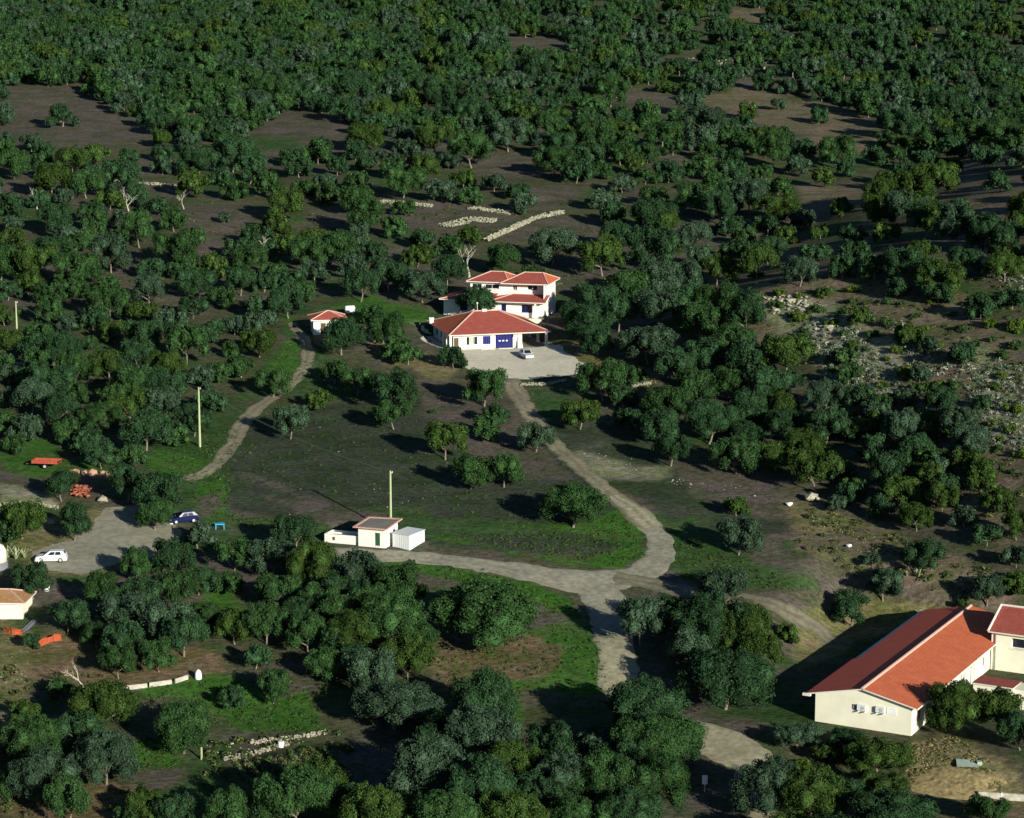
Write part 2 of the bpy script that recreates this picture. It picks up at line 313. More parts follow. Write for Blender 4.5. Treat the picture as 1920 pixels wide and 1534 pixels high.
REG += [
 ([(430, 262), (500, 252), (560, 258), (555, 280), (430, 284)], GRASS, 8),
 ([(400, 895), (450, 790), (560, 770), (800, 745), (900, 760), (1000, 800), (1060, 850), (1160, 935), (1215, 1000), (1180, 1055), (900, 1030), (680, 985), (430, 965)], FIELD, 14),
 ([(1040, 800), (1180, 800), (1300, 870), (1480, 920), (1480, 1000), (1300, 990), (1180, 930), (1060, 850)], FIELD, 12),
 ([(780, 700), (960, 720), (1020, 830), (1060, 900), (940, 900), (800, 800)], SOIL, 16),
 ([(1480, 925), (1640, 975), (1800, 1040), (1920, 1130), (1850, 1150), (1680, 1100), (1500, 1030), (1478, 990)], TAN, 10),
 ([(1250, 850), (1480, 900), (1600, 960), (1480, 985), (1300, 925)], SOIL, 10),
 ([(1380, 440), (1600, 470), (1800, 560), (1920, 660), (1920, 1060), (1750, 960), (1640, 760), (1480, 640), (1330, 540)], TAN, 22),
 ([(300, 838), (420, 788), (470, 768), (452, 830), (412, 890), (430, 960), (700, 985), (640, 1004), (420, 992), (340, 960), (330, 900), (262, 872)], GRASS, 10),
 ([(300, 845), (350, 850), (410, 865), (350, 893), (330, 896), (270, 875)], BRIGHT, 8),
 ([(380, 905), (425, 890), (420, 935), (440, 965), (400, 975), (360, 940)], BRIGHT, 10),
 ([(365, 935), (410, 925), (420, 955), (380, 965)], SOIL, 8),
 ([(470, 712), (530, 640), (525, 590), (560, 598), (600, 650), (660, 690), (610, 706), (560, 745), (500, 725)], GRASS, 9),
 ([(505, 690), (535, 640), (560, 640), (555, 700), (520, 715)], BRIGHT, 9), ([(560, 600), (530, 590), (535, 625), (552, 632)], BRIGHT, 6),
 ([(630, 575), (700, 553), (790, 575), (800, 600), (700, 608), (650, 600)], BRIGHT, 9),
 ([(690, 640), (790, 655), (860, 690), (830, 715), (720, 690)], DRY, 10),
 ([(780, 1000), (900, 1022), (1060, 1060), (1165, 1065), (1212, 1040), (1206, 990), (1160, 950), (1095, 975), (1000, 985), (1165, 1025), (1100, 1048), (960, 1035), (840, 1005)], BRIGHT, 9),
 ([(560, 960), (760, 955), (1000, 980), (1080, 1010), (900, 1000), (640, 985)], GRASS, 14),
 ([(585, 1046), (760, 1055), (900, 1068), (1010, 1090), (1080, 1130), (1090, 1165), (1000, 1130), (800, 1076), (580, 1060)], BRIGHT, 7),
 ([(1245, 1000), (1300, 975), (1420, 1060), (1520, 1078), (1540, 1112), (1400, 1108), (1285, 1095), (1250, 1060)], GRASS, 12),
 ([(790, 1180), (1120, 1170), (1160, 1300), (1110, 1310), (980, 1290), (970, 1400), (940, 1290), (780, 1240)], BRIGHT, 14),
 ([(820, 1185), (960, 1180), (1060, 1210), (1050, 1255), (960, 1275), (840, 1300), (800, 1240)], REDDISH, 16),
 ([(0, 838), (90, 820), (112, 862), (230, 885), (60, 897), (0, 882)], BRIGHT, 8),
 ([(100, 1075), (200, 1070), (225, 1108), (120, 1100)], GRASS, 7),
 ([(370, 1068), (450, 1100), (450, 1150), (370, 1140)], BRIGHT, 10),
 ([(50, 1200), (180, 1165), (400, 1225), (440, 1262), (230, 1292), (60, 1275)], REDDISH, 10),
 ([(240, 1285), (400, 1262), (560, 1270), (610, 1370), (480, 1380), (400, 1340), (350, 1312), (260, 1312)], BRIGHT, 9),
 ([(420, 1250), (560, 1240), (600, 1290), (520, 1300)], SOIL, 12),
 ([(235, 1385), (330, 1385), (350, 1440), (240, 1450)], BRIGHT, 9), ([(230, 1440), (360, 1432), (420, 1380), (560, 1375), (560, 1400), (380, 1440), (300, 1480), (240, 1470)], SOIL, 9),
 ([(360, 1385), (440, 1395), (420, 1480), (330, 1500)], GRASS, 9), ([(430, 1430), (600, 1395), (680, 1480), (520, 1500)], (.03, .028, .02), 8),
 ([(0, 1160), (50, 1185), (52, 1260), (40, 1380), (0, 1400)], DRY, 8),
 ([(0, 1450), (240, 1470), (260, 1540), (0, 1540)], REDDISH, 12),
 ([(20, 1000), (180, 950), (260, 945), (330, 985), (300, 1050), (150, 1080), (60, 1070)], DRY, 9),
 ([(0, 905), (90, 925), (110, 948), (0, 950)], PALE, 6),
 ([(1040, 640), (1100, 650), (1240, 705), (1180, 735), (1110, 700)], DRY, 7), ([(955, 705), (1090, 700), (1080, 712), (960, 718)], GRASS, 6),
 ([(980, 720), (1060, 735), (1070, 775), (1010, 790)], GRASS, 9),
 ([(1440, 1280), (1530, 1330), (1500, 1380), (1420, 1350)], GRASS, 9), ([(1480, 1140), (1620, 1120), (1800, 1130), (1600, 1200), (1500, 1260)], DRY, 12),
 ([(1690, 1390), (1800, 1370), (1900, 1440), (1930, 1500), (1700, 1480)], DRY, 9), ([(1830, 1495), (1930, 1490), (1930, 1540), (1860, 1540)], REDDISH, 8),
 ([(1090, 850), (1190, 850), (1230, 885), (1130, 880)], PALE, 30), ([(1430, 550), (1540, 560), (1700, 660), (1700, 780), (1600, 780), (1500, 650), (1420, 590)], PALE, 14),
 ([(1800, 640), (1920, 700), (1920, 860), (1840, 800)], PALE, 22), ([(0, 680), (150, 680), (165, 712), (0, 705)], PALE, 12),
 ([(560, 940), (640, 955), (700, 968), (640, 985), (560, 970)], SOIL, 16), ([(440, 880), (560, 922), (655, 955), (650, 960), (555, 930), (438, 885)], SOIL, 3), ([(500, 930), (600, 955), (680, 985), (676, 988), (595, 960), (498, 934)], SOIL, 3), ([(1480, 940), (1560, 950), (1620, 985), (1540, 1000), (1482, 990)], DRY, 8)]
def build_ground():
    xs = np.concatenate([[-4000, -2000, -1000, -600, -400, -300, -250, -220], np.arange(-200, 200.1, .9), [220, 250, 300, 400, 600, 1000, 2000, 4000]])
    ys = np.concatenate([[-2500, -1200, -600, -300, -100, 0, 60, 110, 150, 175], np.arange(190, 330, .65), np.arange(330, 560, 1.0), np.arange(560, 900, 2.0), [900, 940, 1000, 1100, 1300, 1700, 2500, 5000]])
    X, Y = np.meshgrid(xs, ys); Z = terrain(X, Y); nx, ny = len(xs), len(ys)
    V = np.stack([X.ravel(), Y.ravel(), Z.ravel()], 1)
    i = np.arange(nx - 1)[None, :] + np.arange(ny - 1)[:, None] * nx; i = i.ravel()
    F = np.stack([i, i + 1, i + nx + 1, i + nx], 1)
    x, y, z = V[:, 0], V[:, 1], V[:, 2]
    fr = (y > 195) & (y < 900); px = np.full(len(x), -9999.); py = px.copy(); a, b, _ = proj(x[fr], y[fr], z[fr]); px[fr] = a; py[fr] = b
    n1 = fbm(x / 9, y / 9, 21, 4); n2 = fbm(x / 2.5, y / 2.5, 31, 3); n3 = fbm(x / 22, y / 22, 41, 3)
    col = np.array(FLOOR)[None, :] * np.ones((len(x), 1))
    t = sstep(.45, .62, n3)[:, None]; col = col * (1 - t) + np.array(SOIL) * t
    t = sstep(.56, .68, n1)[:, None]; col = col * (1 - t) + np.array(GRASS) * t * .9 + col * t * .1
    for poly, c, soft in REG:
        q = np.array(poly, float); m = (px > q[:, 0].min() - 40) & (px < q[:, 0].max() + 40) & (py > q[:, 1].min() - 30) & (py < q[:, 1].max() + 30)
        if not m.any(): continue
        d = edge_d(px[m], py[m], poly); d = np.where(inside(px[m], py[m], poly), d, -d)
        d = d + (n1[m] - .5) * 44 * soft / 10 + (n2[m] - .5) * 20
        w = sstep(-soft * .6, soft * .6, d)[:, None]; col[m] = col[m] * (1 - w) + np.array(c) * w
    # grass flecks in the dry field, dry flecks in the grass
    g = col[:, 1] / (col[:, 0] + 1e-6) > 1.5
    t = (sstep(.52, .68, n2) * .6)[:, None]; col = np.where(g[:, None], col * (1 - t * .55) + np.array(FLOOR) * t * .55, col * (1 - t * .45) + np.array(GRASS) * t * .45)
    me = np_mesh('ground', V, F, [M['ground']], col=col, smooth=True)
    o = bpy.data.objects.new('ground', me); COL.objects.link(o); tag(o, kind='structure')
build_ground()

# ------------------------------------------------------------------ roads and yards: sheets just above the ground
def smooth_line(pts, step=1.0):
    P = np.array(pts, float); out = []
    for i in range(len(P) - 1):
        p0 = P[max(i - 1, 0)]; p1 = P[i]; p2 = P[i + 1]; p3 = P[min(i + 2, len(P) - 1)]
        n = max(2, int(np.hypot(*(p2 - p1)[:2]) / step))
        for k in range(n):
            t = k / n; out.append(.5 * (2 * p1 + (p2 - p0) * t + (2 * p0 - 5 * p1 + 4 * p2 - p3) * t * t + (3 * p1 - p0 - 3 * p2 + p3) * t ** 3))
    out.append(P[-1]); return np.array(out)
def road(name, pts, m, lift, nseg=12):
    """pts: photo px, py, width in metres"""
    x, y, z = ground_many([p[0] for p in pts], [p[1] for p in pts])
    L = smooth_line(np.stack([x, y, [p[2] for p in pts]], 1), .8); c = L[:, :2]; d = np.gradient(c, axis=0); d /= np.linalg.norm(d, axis=1)[:, None] + 1e-9
    nrm = np.stack([-d[:, 1], d[:, 0]], 1); V = []; rows = len(c)
    jl = (fbm(c[:, 0] / 1.6, c[:, 1] / 1.6, 5, 3) - .5) * 1.3; jr = (fbm(c[:, 0] / 1.6, c[:, 1] / 1.6, 15, 3) - .5) * 1.3
    for k in range(nseg + 1):
        t = k / nseg; off = -L[:, 2] / 2 - jl; off2 = L[:, 2] / 2 + jr; o = off * (1 - t) + off2 * t
        q = c + nrm * o[:, None]; e = .0 if 0 < k < nseg else -.09
        V.append(np.stack([q[:, 0], q[:, 1], terrain(q[:, 0], q[:, 1]) + lift + e], 1))
    V = np.stack(V, 1).reshape(-1, 3); a = (np.arange(rows - 1)[:, None] * (nseg + 1) + np.arange(nseg)[None, :]).ravel()
    F = np.stack([a, a + 1, a + nseg + 2, a + nseg + 1], 1)
    rut = np.array([.62, .82, .95, 1.08, 1.12, .98, .84, .98, 1.12, 1.08, .95, .82, .62]); rut = 1 + (rut - 1) * (.35 if L[:, 2].max() > 6.2 else 1)
    w_ = (fbm(c[:, 0] / 3, c[:, 1] / 3, 25, 2) - .5) * .4 + 1; cl = rut[None, :, None] * w_[:, None, None] * np.array(m.diffuse_color[:3]); gr = np.clip((.9 - rut) * 2.2, 0, .7)[None, :, None]; cl = cl * (1 - gr) + np.array(GRASS) * gr * 1.2
    o = bpy.data.objects.new(name, np_mesh(name, V, F, [M['track']], col=cl.reshape(-1, 3), smooth=True)); COL.objects.link(o); tag(o, kind='structure'); return o
def yard(name, poly, m, lift, step=.5):
    x, y, z = ground_many([p[0] for p in poly], [p[1] for p in poly]); wp = list(zip(x, y))
    gx = np.arange(x.min() - 1, x.max() + 1, step); gy = np.arange(y.min() - 1, y.max() + 1, step); X, Y = np.meshgrid(gx, gy)
    jx = X + (fbm(X / 2, Y / 2, 51, 3) - .5) * 1.4; jy = Y + (fbm(X / 2, Y / 2, 61, 3) - .5) * 1.4
    ins = inside(jx, jy, wp); cell = ins[:-1, :-1] & ins[1:, :-1] & ins[:-1, 1:] & ins[1:, 1:]
    nx = len(gx); idx = (np.arange(len(gy) - 1)[:, None] * nx + np.arange(nx - 1)[None, :])[cell]
    F = np.stack([idx, idx + 1, idx + nx + 1, idx + nx], 1); u, inv = np.unique(F, return_inverse=True); F = inv.reshape(F.shape)
    xx = X.ravel()[u]; yy = Y.ravel()[u]; V = np.stack([xx, yy, terrain(xx, yy) + lift], 1)
    o = bpy.data.objects.new(name, np_mesh(name, V, F, [m], smooth=True)); COL.objects.link(o); tag(o, kind='structure'); return o
road('loop_road', [(560, 1034, 4), (620, 1036, 4), (690, 1040, 3.6), (800, 1047, 3.6), (880, 1056, 4), (960, 1068, 5), (1030, 1080, 6.5), (1095, 1090, 7.5), (1150, 1086, 6.5), (1200, 1075, 5), (1230, 1052, 4.2), (1240, 1025, 3.8), (1228, 1000, 3.6), (1205, 975, 3.8)], M['gravel'], .045)
road('driveway', [(1212, 985, 3.8), (1190, 962, 4.2), (1160, 936, 3.6), (1118, 903, 3.0), (1075, 866, 3.0), (1036, 830, 3.0), (1002, 790, 3.3), (975, 750, 3.5), (955, 712, 4)], M['dirt'], .06)
road('sandy_bend', [(1222, 990, 3.0), (1200, 968, 3.6), (1175, 948, 3.2), (1150, 930, 2.2)], M['sandy'], .085)
road('junction_road', [(1100, 1084, 7), (1128, 1115, 6), (1145, 1150, 5.6), (1150, 1190, 5.2)], M['gravel'], .068)
road('south_road', [(1145, 1165, 4.6), (1150, 1195, 4.8), (1156, 1240, 4.8), (1165, 1290, 5.5), (1230, 1345, 6), (1300, 1375, 6.5), (1365, 1400, 7), (1420, 1440, 6), (1440, 1500, 5), (1450, 1560, 5)], M['sandy'], .055)
road('east_lane', [(1150, 1084, 5), (1210, 1093, 4), (1300, 1112, 4), (1400, 1126, 4), (1480, 1148, 3.8), (1530, 1175, 3.6), (1565, 1205, 3)], M['lane'], .052)
road('dirt_track', [(345, 900, 2.6), (385, 885, 2.8), (420, 856, 2.8), (442, 820, 2.8), (462, 785, 2.8), (495, 756, 2.6), (535, 728, 2.4), (568, 695, 2.4), (578, 655, 2.4), (560, 625, 2.2), (548, 605, 2)], M['dirt'], .05)
yard('courtyard', [(790, 640), (830, 655), (868, 688), (915, 712), (1000, 712), (1092, 702), (1108, 688), (1075, 668), (1040, 645), (1030, 640), (850, 640), (842, 632), (790, 610)], M['pale'], .07, .25)
yard('car_yard', [(60, 1068), (150, 1078), (285, 1050), (345, 1003), (320, 975), (255, 948), (190, 952), (175, 985), (130, 1012), (60, 1035)], M['gravel'], .05, .25)

# ------------------------------------------------------------------ building parts
def facade(mb, o, ud, L, H, holes=(), dep=.14, Ht=None):
    """wall plane from o along ud (2-D unit), outward normal to the right of ud; holes (u0,u1,w0,w1)"""
    nx, ny = ud[1], -ud[0]
    us = sorted({0, L, *[h[0] for h in holes], *[h[1] for h in holes]}); ws = sorted({0, H, *[h[2] for h in holes], *[h[3] for h in holes]})
    def P(u, w, d=0): return (o[0] + ud[0] * u - nx * d, o[1] + ud[1] * u - ny * d, o[2] + w)
    for i in range(len(us) - 1):
        for j in range(len(ws) - 1):
            um, wm = (us[i] + us[i + 1]) / 2, (ws[j] + ws[j + 1]) / 2
            if any(h[0] < um < h[1] and h[2] < wm < h[3] for h in holes): continue
            mb.poly([P(us[i], ws[j]), P(us[i + 1], ws[j]), P(us[i + 1], ws[j + 1]), P(us[i], ws[j + 1])])
    for a, b, c, d in holes:
        mb.poly([P(a, c), P(b, c), P(b, c, dep), P(a, c, dep)]); mb.poly([P(a, d), P(b, d), P(b, d, dep), P(a, d, dep)])
        mb.poly([P(a, c), P(a, d), P(a, d, dep), P(a, c, dep)]); mb.poly([P(b, c), P(b, d), P(b, d, dep), P(b, c, dep)])
def panel(o, ud, h, dep, m, name, parent, frame=None, bars=1, shutters=None):
    nx, ny = ud[1], -ud[0]; a, b, c, d = h
    def P(u, w, dd=0): return (o[0] + ud[0] * u - nx * dd, o[1] + ud[1] * u - ny * dd, o[2] + w)
    mb = MB(); mb.poly([P(a, c, dep - .01), P(b, c, dep - .01), P(b, d, dep - .01), P(a, d, dep - .01)])
    w = mb.build(name, m, parent)
    if frame:
        f = MB(); t = .07
        def bar(u0, u1, w0, w1, d0=dep - .05, d1=dep - .012):
            q = [P(u0, w0, d0), P(u1, w0, d0), P(u1, w1, d0), P(u0, w1, d0)]; r = [P(u0, w0, d1), P(u1, w0, d1), P(u1, w1, d1), P(u0, w1, d1)]
            f.poly(q); [f.poly([q[i], q[(i + 1) % 4], r[(i + 1) % 4], r[i]]) for i in range(4)]
        bar(a, b, c, c + t); bar(a, b, d - t, d); bar(a, a + t, c + t, d - t); bar(b - t, b, c + t, d - t)
        for k in range(bars): u = a + (b - a) * (k + 1) / (bars + 1); bar(u - t / 2, u + t / 2, c + t, d - t)
        f.build('frame', frame, w)
        s = MB(); q = [P(a - .1, c - .08, -.08), P(b + .1, c - .08, -.08), P(b + .1, c - .003, -.08), P(a - .1, c - .003, -.08)]; r = [P(a - .1, c - .08, 0), P(b + .1, c - .08, 0), P(b + .1, c - .003, 0), P(a - .1, c - .003, 0)]
        s.poly(q); [s.poly([q[i], q[(i + 1) % 4], r[(i + 1) % 4], r[i]]) for i in range(4)]
        if c > .3: s.build('sill', M['trim'], w)
    if shutters:
        for u0, u1 in ((a - (b - a) * .52, a - .03), (b + .03, b + (b - a) * .52)):
            s = MB(); q = [P(u0, c, -.06), P(u1, c, -.06), P(u1, d, -.06), P(u0, d, -.06)]; r = [P(u0, c, -.01), P(u1, c, -.01), P(u1, d, -.01), P(u0, d, -.01)]
            s.poly(q); [s.poly([q[i], q[(i + 1) % 4], r[(i + 1) % 4], r[i]]) for i in range(4)]; s.build('shutter', shutters, w)
    return w
def hip(parent, x0, x1, y0, y1, z, h, rx0, rx1, ry, mats, cap=.14, th=.16, ry1=None, name='roof'):
    """hip roof; ridge from (rx0,ry) to (rx1,ry1); mats (front/back, sides)"""
    ry1 = ry if ry1 is None else ry1
    mb = MB(); a, b, c, d = (x0, y0, z), (x1, y0, z), (x1, y1, z), (x0, y1, z); r0, r1 = (rx0, ry, z + h), (rx1, ry1, z + h)
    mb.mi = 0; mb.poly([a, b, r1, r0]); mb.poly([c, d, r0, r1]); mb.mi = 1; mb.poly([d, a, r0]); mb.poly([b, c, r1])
    mb.mi = 2; e = [(p[0], p[1], z - th) for p in (a, b, c, d)]; t = [a, b, c, d]
    for i in range(4): mb.poly([t[i], t[(i + 1) % 4], e[(i + 1) % 4], e[i]])
    mb.poly(e[::-1]); o = mb.build(name, [mats[0], mats[1], M['trim']], parent)
    cb = MB()
    for p, q in ((a, r0), (d, r0), (b, r1), (c, r1), (r0, r1)):
        if Vector(p) != Vector(q): cb.tube([p, q], cap, 5)
    cb.build('ridge_caps', M['mortar'], o); return o

# --- front villa
A = thing('villa', P_A, Y_A, 'single-storey white villa with orange hip roof and blue doors beside the pale courtyard', 'house')
HA = 2.72; wl = MB()
fr_h = [(2.8, 3.7, .85, 2.15), (5.15, 6.5, .8, 2.2), (7.35, 10.4, .02, 2.5)]
facade(wl, (.95, 1.0, 0), (1, 0), 12.0, HA, fr_h, .2); facade(wl, (12.95, 1.0, 0), (0, 1), 15.2, HA, [(1.2, 2.3, 0, 2.2), (6, 7.5, .8, 2)], .15)
facade(wl, (12.95, 16.2, 0), (-1, 0), 12.0, HA, [(3, 4.4, .9, 2.1), (8, 9.4, .9, 2.1)], .15)
facade(wl, (.95, 16.2, 0), (0, -1), 8.7, HA, [(2, 3.4, .9, 2.1), (5.6, 7.0, .9, 2.1)], .15); facade(wl, (.95, 7.5, 0), (1, 0), 1.0, HA); facade(wl, (1.95, 7.5, 0), (0, -1), 6.5, HA, [(2, 3.2, 0, 2.2)], .15)
wl.box(.95, 2.0, .86, .995, 0, HA - .02)
wl.build('walls', M['wall'], A)
panel((.95, 1.0, 0), (1, 0), fr_h[0], .2, M['palegreen'], 'window', A, M['trim'], 1, M['dark'])
panel((.95, 1.0, 0), (1, 0), fr_h[1], .2, M['navy'], 'window', A, M['blue'], 3)
dd = panel((.95, 1.0, 0), (1, 0), fr_h[2], .2, M['navy'], 'door', A, M['blue'], 5)

for k in range(3): dp = MB(); dp.box(.95 + 7.95 + k * .62, .95 + 8.3 + k * .62, 1.13, 1.148, 1.15, 1.4); dp.build('door_glass', M['lamp'], dd)
for o_, ud_, hs in (((12.95, 1.0, 0), (0, 1), [(1.2, 2.3, 0, 2.2), (6, 7.5, .8, 2)]), ((12.95, 16.2, 0), (-1, 0), [(3, 4.4, .9, 2.1), (8, 9.4, .9, 2.1)]), ((.95, 16.2, 0), (0, -1), [(2, 3.4, .9, 2.1), (5.6, 7.0, .9, 2.1)]), ((1.95, 7.5, 0), (0, -1), [(2, 3.2, 0, 2.2)])):
    for h in hs: panel(o_, ud_, h, .15, M['dark'] if h[2] > 0 else M['wood'], 'window' if h[2] > 0 else 'door', A, M['blue'])
g = MB(); g.box(1.05, 1.85, .82, .858, .1, 2.1); g.build('shutter_door', M['wood'], A)
for u, v in ((.35, .45), (.35, 3.0), (.35, 5.6), (17.1, .5), (17.1, 6.0), (17.1, 11.5), (14.9, 16.0)):
    c = MB(); c.box(u - .2, u + .2, v - .2, v + .2, -.3, 2.56); c.box(u - .27, u + .27, v - .27, v + .27, -.3, .25); c.build('column', M['wall'], A)
bt = MB(); bt.poly([(12.0, .1, 0), (12.9, .1, 0), (12.7, .99, 2.5), (12.2, .99, 2.5)]); bt.poly([(12.0, .1, 0), (12.2, .99, 2.5), (12.0, .99, 0)]); bt.poly([(12.9, .1, 0), (12.7, .99, 2.5), (12.9, .99, 0)]); bt.build('buttress', M['cream'], A)
fl = MB(); fl.box(.6, 17.5, .6, 16.6, -.6, .06); fl.build('floor_slab', M['slab'], A)
st = MB(); st.box(5.5, 8.0, -.3, .58, -.3, .12); st.box(8.6, 11.2, -.1, .58, -.3, .14); st.build('doorstep', M['trim'], A)
lm = MB(); lm.box(11.25, 11.45, .9, .997, 1.9, 2.2); lm.tube([(11.35, .93, 2.2), (11.35, .93, 2.32)], .05, 5); lm.build('wall_lamp', M['dark'], A)
rfA = hip(A, 0, 17.7, 0, 17, 2.72, 2.7, 6.4, 10.7, 8.6, (M['tiledark'], M['tile']))
ch = MB(); ch.box(-.2, .5, 14.0, 14.6, 2.75, 3.6); ch.box(-.3, .6, 13.9, 14.7, 3.6, 3.72); ch.build('chimney', M['wall'], rfA)
an = MB(); an.tube([(7.0, 8.6, 5.4), (7.0, 8.6, 6.7)], .05, 5); an.rock((7.0, 8.6, 6.8), .2, random.Random(3), 1); an.build('vent_pipe', M['trim'], rfA)
an = MB(); an.box(7.8, 8.6, 8.3, 8.9, 5.3, 5.75); an.build('ridge_vent', M['trim'], rfA)

# --- two-storey villa
B = thing('two_storey_house', P_B, Y_B, 'two-storey white villa with stacked orange hip roofs standing just uphill of the single-storey villa', 'house')
HB = 2.95; wb = MB(); lo = [(10.6, 11.5, .05, 2.3), (14.3, 16.3, .9, 2.3), (3, 4.4, .9, 2.1), (6.5, 7.6, 0, 2.2)]
facade(wb, (0, 0, -.8), (1, 0), 18.3, HB + .8, [(a, b, c + .8, d + .8) for a, b, c, d in lo], .18)
facade(wb, (18.3, 0, -.8), (0, 1), 9.4, 6.7, [(5.5, 6.2, 5.3, 6.0)], .12); facade(wb, (18.3, 9.4, -.8), (-1, 0), 18.3, HB + .8); facade(wb, (0, 9.4, -.8), (0, -1), 9.4, HB + .8, [(3, 4.5, 1.8, 3)], .12)
up = [(4.6 - 4.3, 6.4 - 4.3, 4.55, 5.45), (7.0 - 4.3, 9.6 - 4.3, 4.6, 5.4), (12.1 - 4.3, 12.9 - 4.3, 4.5, 5.3), (14.8 - 4.3, 16.6 - 4.3, 4.6, 5.45)]
facade(wb, (4.3, 2.4, 0), (1, 0), 14.0 - .01, 5.9, up, .2); facade(wb, (4.3, 9.4, 2.9), (0, -1), 7.0, 3.0, [(2, 3.5, 1.2, 2.4)], .12); facade(wb, (18.29, 9.39, 2.9), (-1, 0), 13.99, 3.0)
wb.build('walls', M['wall'], B)
panel((0, 0, 0), (1, 0), lo[0], .18, M['navy'], 'door', B, M['blue'], 0); panel((0, 0, 0), (1, 0), lo[1], .18, M['dark'], 'window', B, M['blue'], 2); panel((0, 0, 0), (1, 0), lo[2], .18, M['dark'], 'window', B, M['blue'], 1); panel((0, 0, 0), (1, 0), lo[3], .18, M['blue'], 'door', B, M['blue'], 1)
for h in up: panel((4.3, 2.4, 0), (1, 0), h, .2, M['dark'], 'window', B, M['trim'], 1)
panel((18.3, 0, -.8), (0, 1), (5.5, 6.2, 5.3, 6.0), .12, M['dark'], 'window', B, M['trim'], 0); panel((0, 9.4, -.8), (0, -1), (3, 4.5, 1.8, 3), .12, M['dark'], 'window', B, M['trim'], 1); panel((4.3, 9.4, 2.9), (0, -1), (2, 3.5, 1.2, 2.4), .12, M['dark'], 'window', B, M['trim'], 1)
sk_ = MB(); z0, z1 = 2.95, 3.85
ou = [(-.7, -.7, z0), (18.75, -.9, z0), (18.75, 9.9, z0), (-.7, 9.9, z0)]; inn = [(4.29, 2.39, z1), (18.32, 2.39, z1), (18.32, 9.5, z1 - .6), (4.29, 9.5, z1)]
sk_.poly([ou[0], (8.8, -.75, z0), (9.6, 2.39, z1), inn[0]]); sk_.poly([ou[3], ou[0], inn[0], inn[3]]); sk_.poly([ou[2], ou[3], inn[3], inn[2]])
sk_.poly([(8.8, -1.5, z0), (18.95, -1.5, z0), (18.95, 2.0, z0 + .9), (12.2, 2.38, z1 + .02)]); sk_.mi = 1; sk_.poly([(8.8, -1.5, z0), (12.2, 2.38, z1 + .02), (9.2, 2.38, z0 + .5)])
sk_.mi = 2; sk_.poly([(-.7, -.7, z0), (8.8, -.75, z0), (8.8, -.75, z0 - .15), (-.7, -.7, z0 - .15)]); sk_.poly([(8.8, -1.5, z0), (18.95, -1.5, z0), (18.95, -1.5, z0 - .16), (8.8, -1.5, z0 - .16)])
sk_.poly([(18.95, -1.5, z0), (18.95, 2.0, z0 + .9), (18.95, 2.0, z0 + .7), (18.95, -1.5, z0 - .16)]); sk_.poly([ou[3], ou[0], (-.7, -.7, z0 - .15), (-.7, 9.9, z0 - .15)])
sk_.poly([(8.8, -1.5, z0 - .16), (18.95, -1.5, z0 - .16), (18.95, 0, z0 - .16), (8.8, 0, z0 - .16)]); sk_.poly([(-.7, -.7, z0 - .15), (8.8, -.7, z0 - .15), (8.8, 0, z0 - .15), (-.7, 0, z0 - .15)]); sk_.poly([(-.7, 0, z0 - .15), (0, 0, z0 - .15), (0, 9.9, z0 - .15), (-.7, 9.9, z0 - .15)])
lr = sk_.build('lower_roof', [M['tiledark'], M['tile'], M['trim']], B)
cb = MB(); cb.tube([(-.7, -.7, z0), inn[0]], .12, 5); cb.build('hip_cap', M['mortar'], lr); cb = MB(); cb.tube([(8.8, -1.5, z0), (12.2, 2.38, z1)], .12, 5); cb.tube([(12.2, 2.38, z1), (18.9, 2.0, z0 + .95)], .1, 5); cb.build('ridge_caps', M['mortar'], lr)
hip(B, 3.7, 11.6, 1.7, 10.1, 5.95, 1.35, 7.2, 9.6, 6, (M['tiledark'], M['tile']), .12, name='upper_roof')
hip(B, 10.2, 18.95, .9, 10.1, 5.9, 1.5, 13.6, 16.9, 5.4, (M['tiledark'], M['tile']), .12, name='upper_roof')
cl = MB(); cl.box(16.9, 17.2, -1.2, -.9, -.8, 2.8); cl.build('column', M['wall'], B); cl = MB(); cl.box(9.2, 18.5, -1.5, -.02, -.9, .02); cl.build('terrace', M['cream'], B)

# --- little tiled outbuilding
C_ = thing('outbuilding', P_C, Y_C, 'small tiled outbuilding half hidden by trees at the top of the dirt track', 'house')
w = MB(); facade(w, (0, 0, -.5), (1, 0), 5.5, 3.1, [(1.2, 2.1, .5, 2.5), (3.4, 4.4, 1.4, 2.3)], .12); facade(w, (5.5, 0, -.5), (0, 1), 5, 3.1); facade(w, (5.5, 5, -.5), (-1, 0), 5.5, 3.1); facade(w, (0, 5, -.5), (0, -1), 5, 3.1, [(1.8, 2.8, 1.4, 2.3)], .12); w.build('walls', M['wall'], C_)
panel((0, 0, -.5), (1, 0), (1.2, 2.1, .5, 2.5), .12, M['wood'], 'door', C_); panel((0, 0, -.5), (1, 0), (3.4, 4.4, 1.4, 2.3), .12, M['dark'], 'window', C_, M['trim']); panel((0, 5, -.5), (0, -1), (1.8, 2.8, 1.4, 2.3), .12, M['dark'], 'window', C_, M['trim'])
hip(C_, -.5, 6, -.5, 5.5, 2.6, 1.15, 2.6, 3.0, 2.5, (M['tiledark'], M['tile']), .12)
p = G(656, 589); tk = thing('water_tank', p, R(15), 'white rounded water tank beside the small tiled outbuilding', 'tank')
t = MB(); t.tube([(-.95, 0, .9), (-.9, 0, .9), (-.75, 0, .9), (.75, 0, .9), (.9, 0, .9), (.95, 0, .9)], [.1, .4, .62, .62, .4, .1], 14); t.build('barrel', M['white'], tk, True)
for a_ in (-.6, .4): t = MB(); t.box(a_, a_ + .2, -.45, .45, -.1, .4); t.build('support', M['grey'], tk)
p = G(712, 640); sh = thing('shed', p, R(25), 'pale shed with white sheet roof hidden among the trees left of the villa', 'shed')
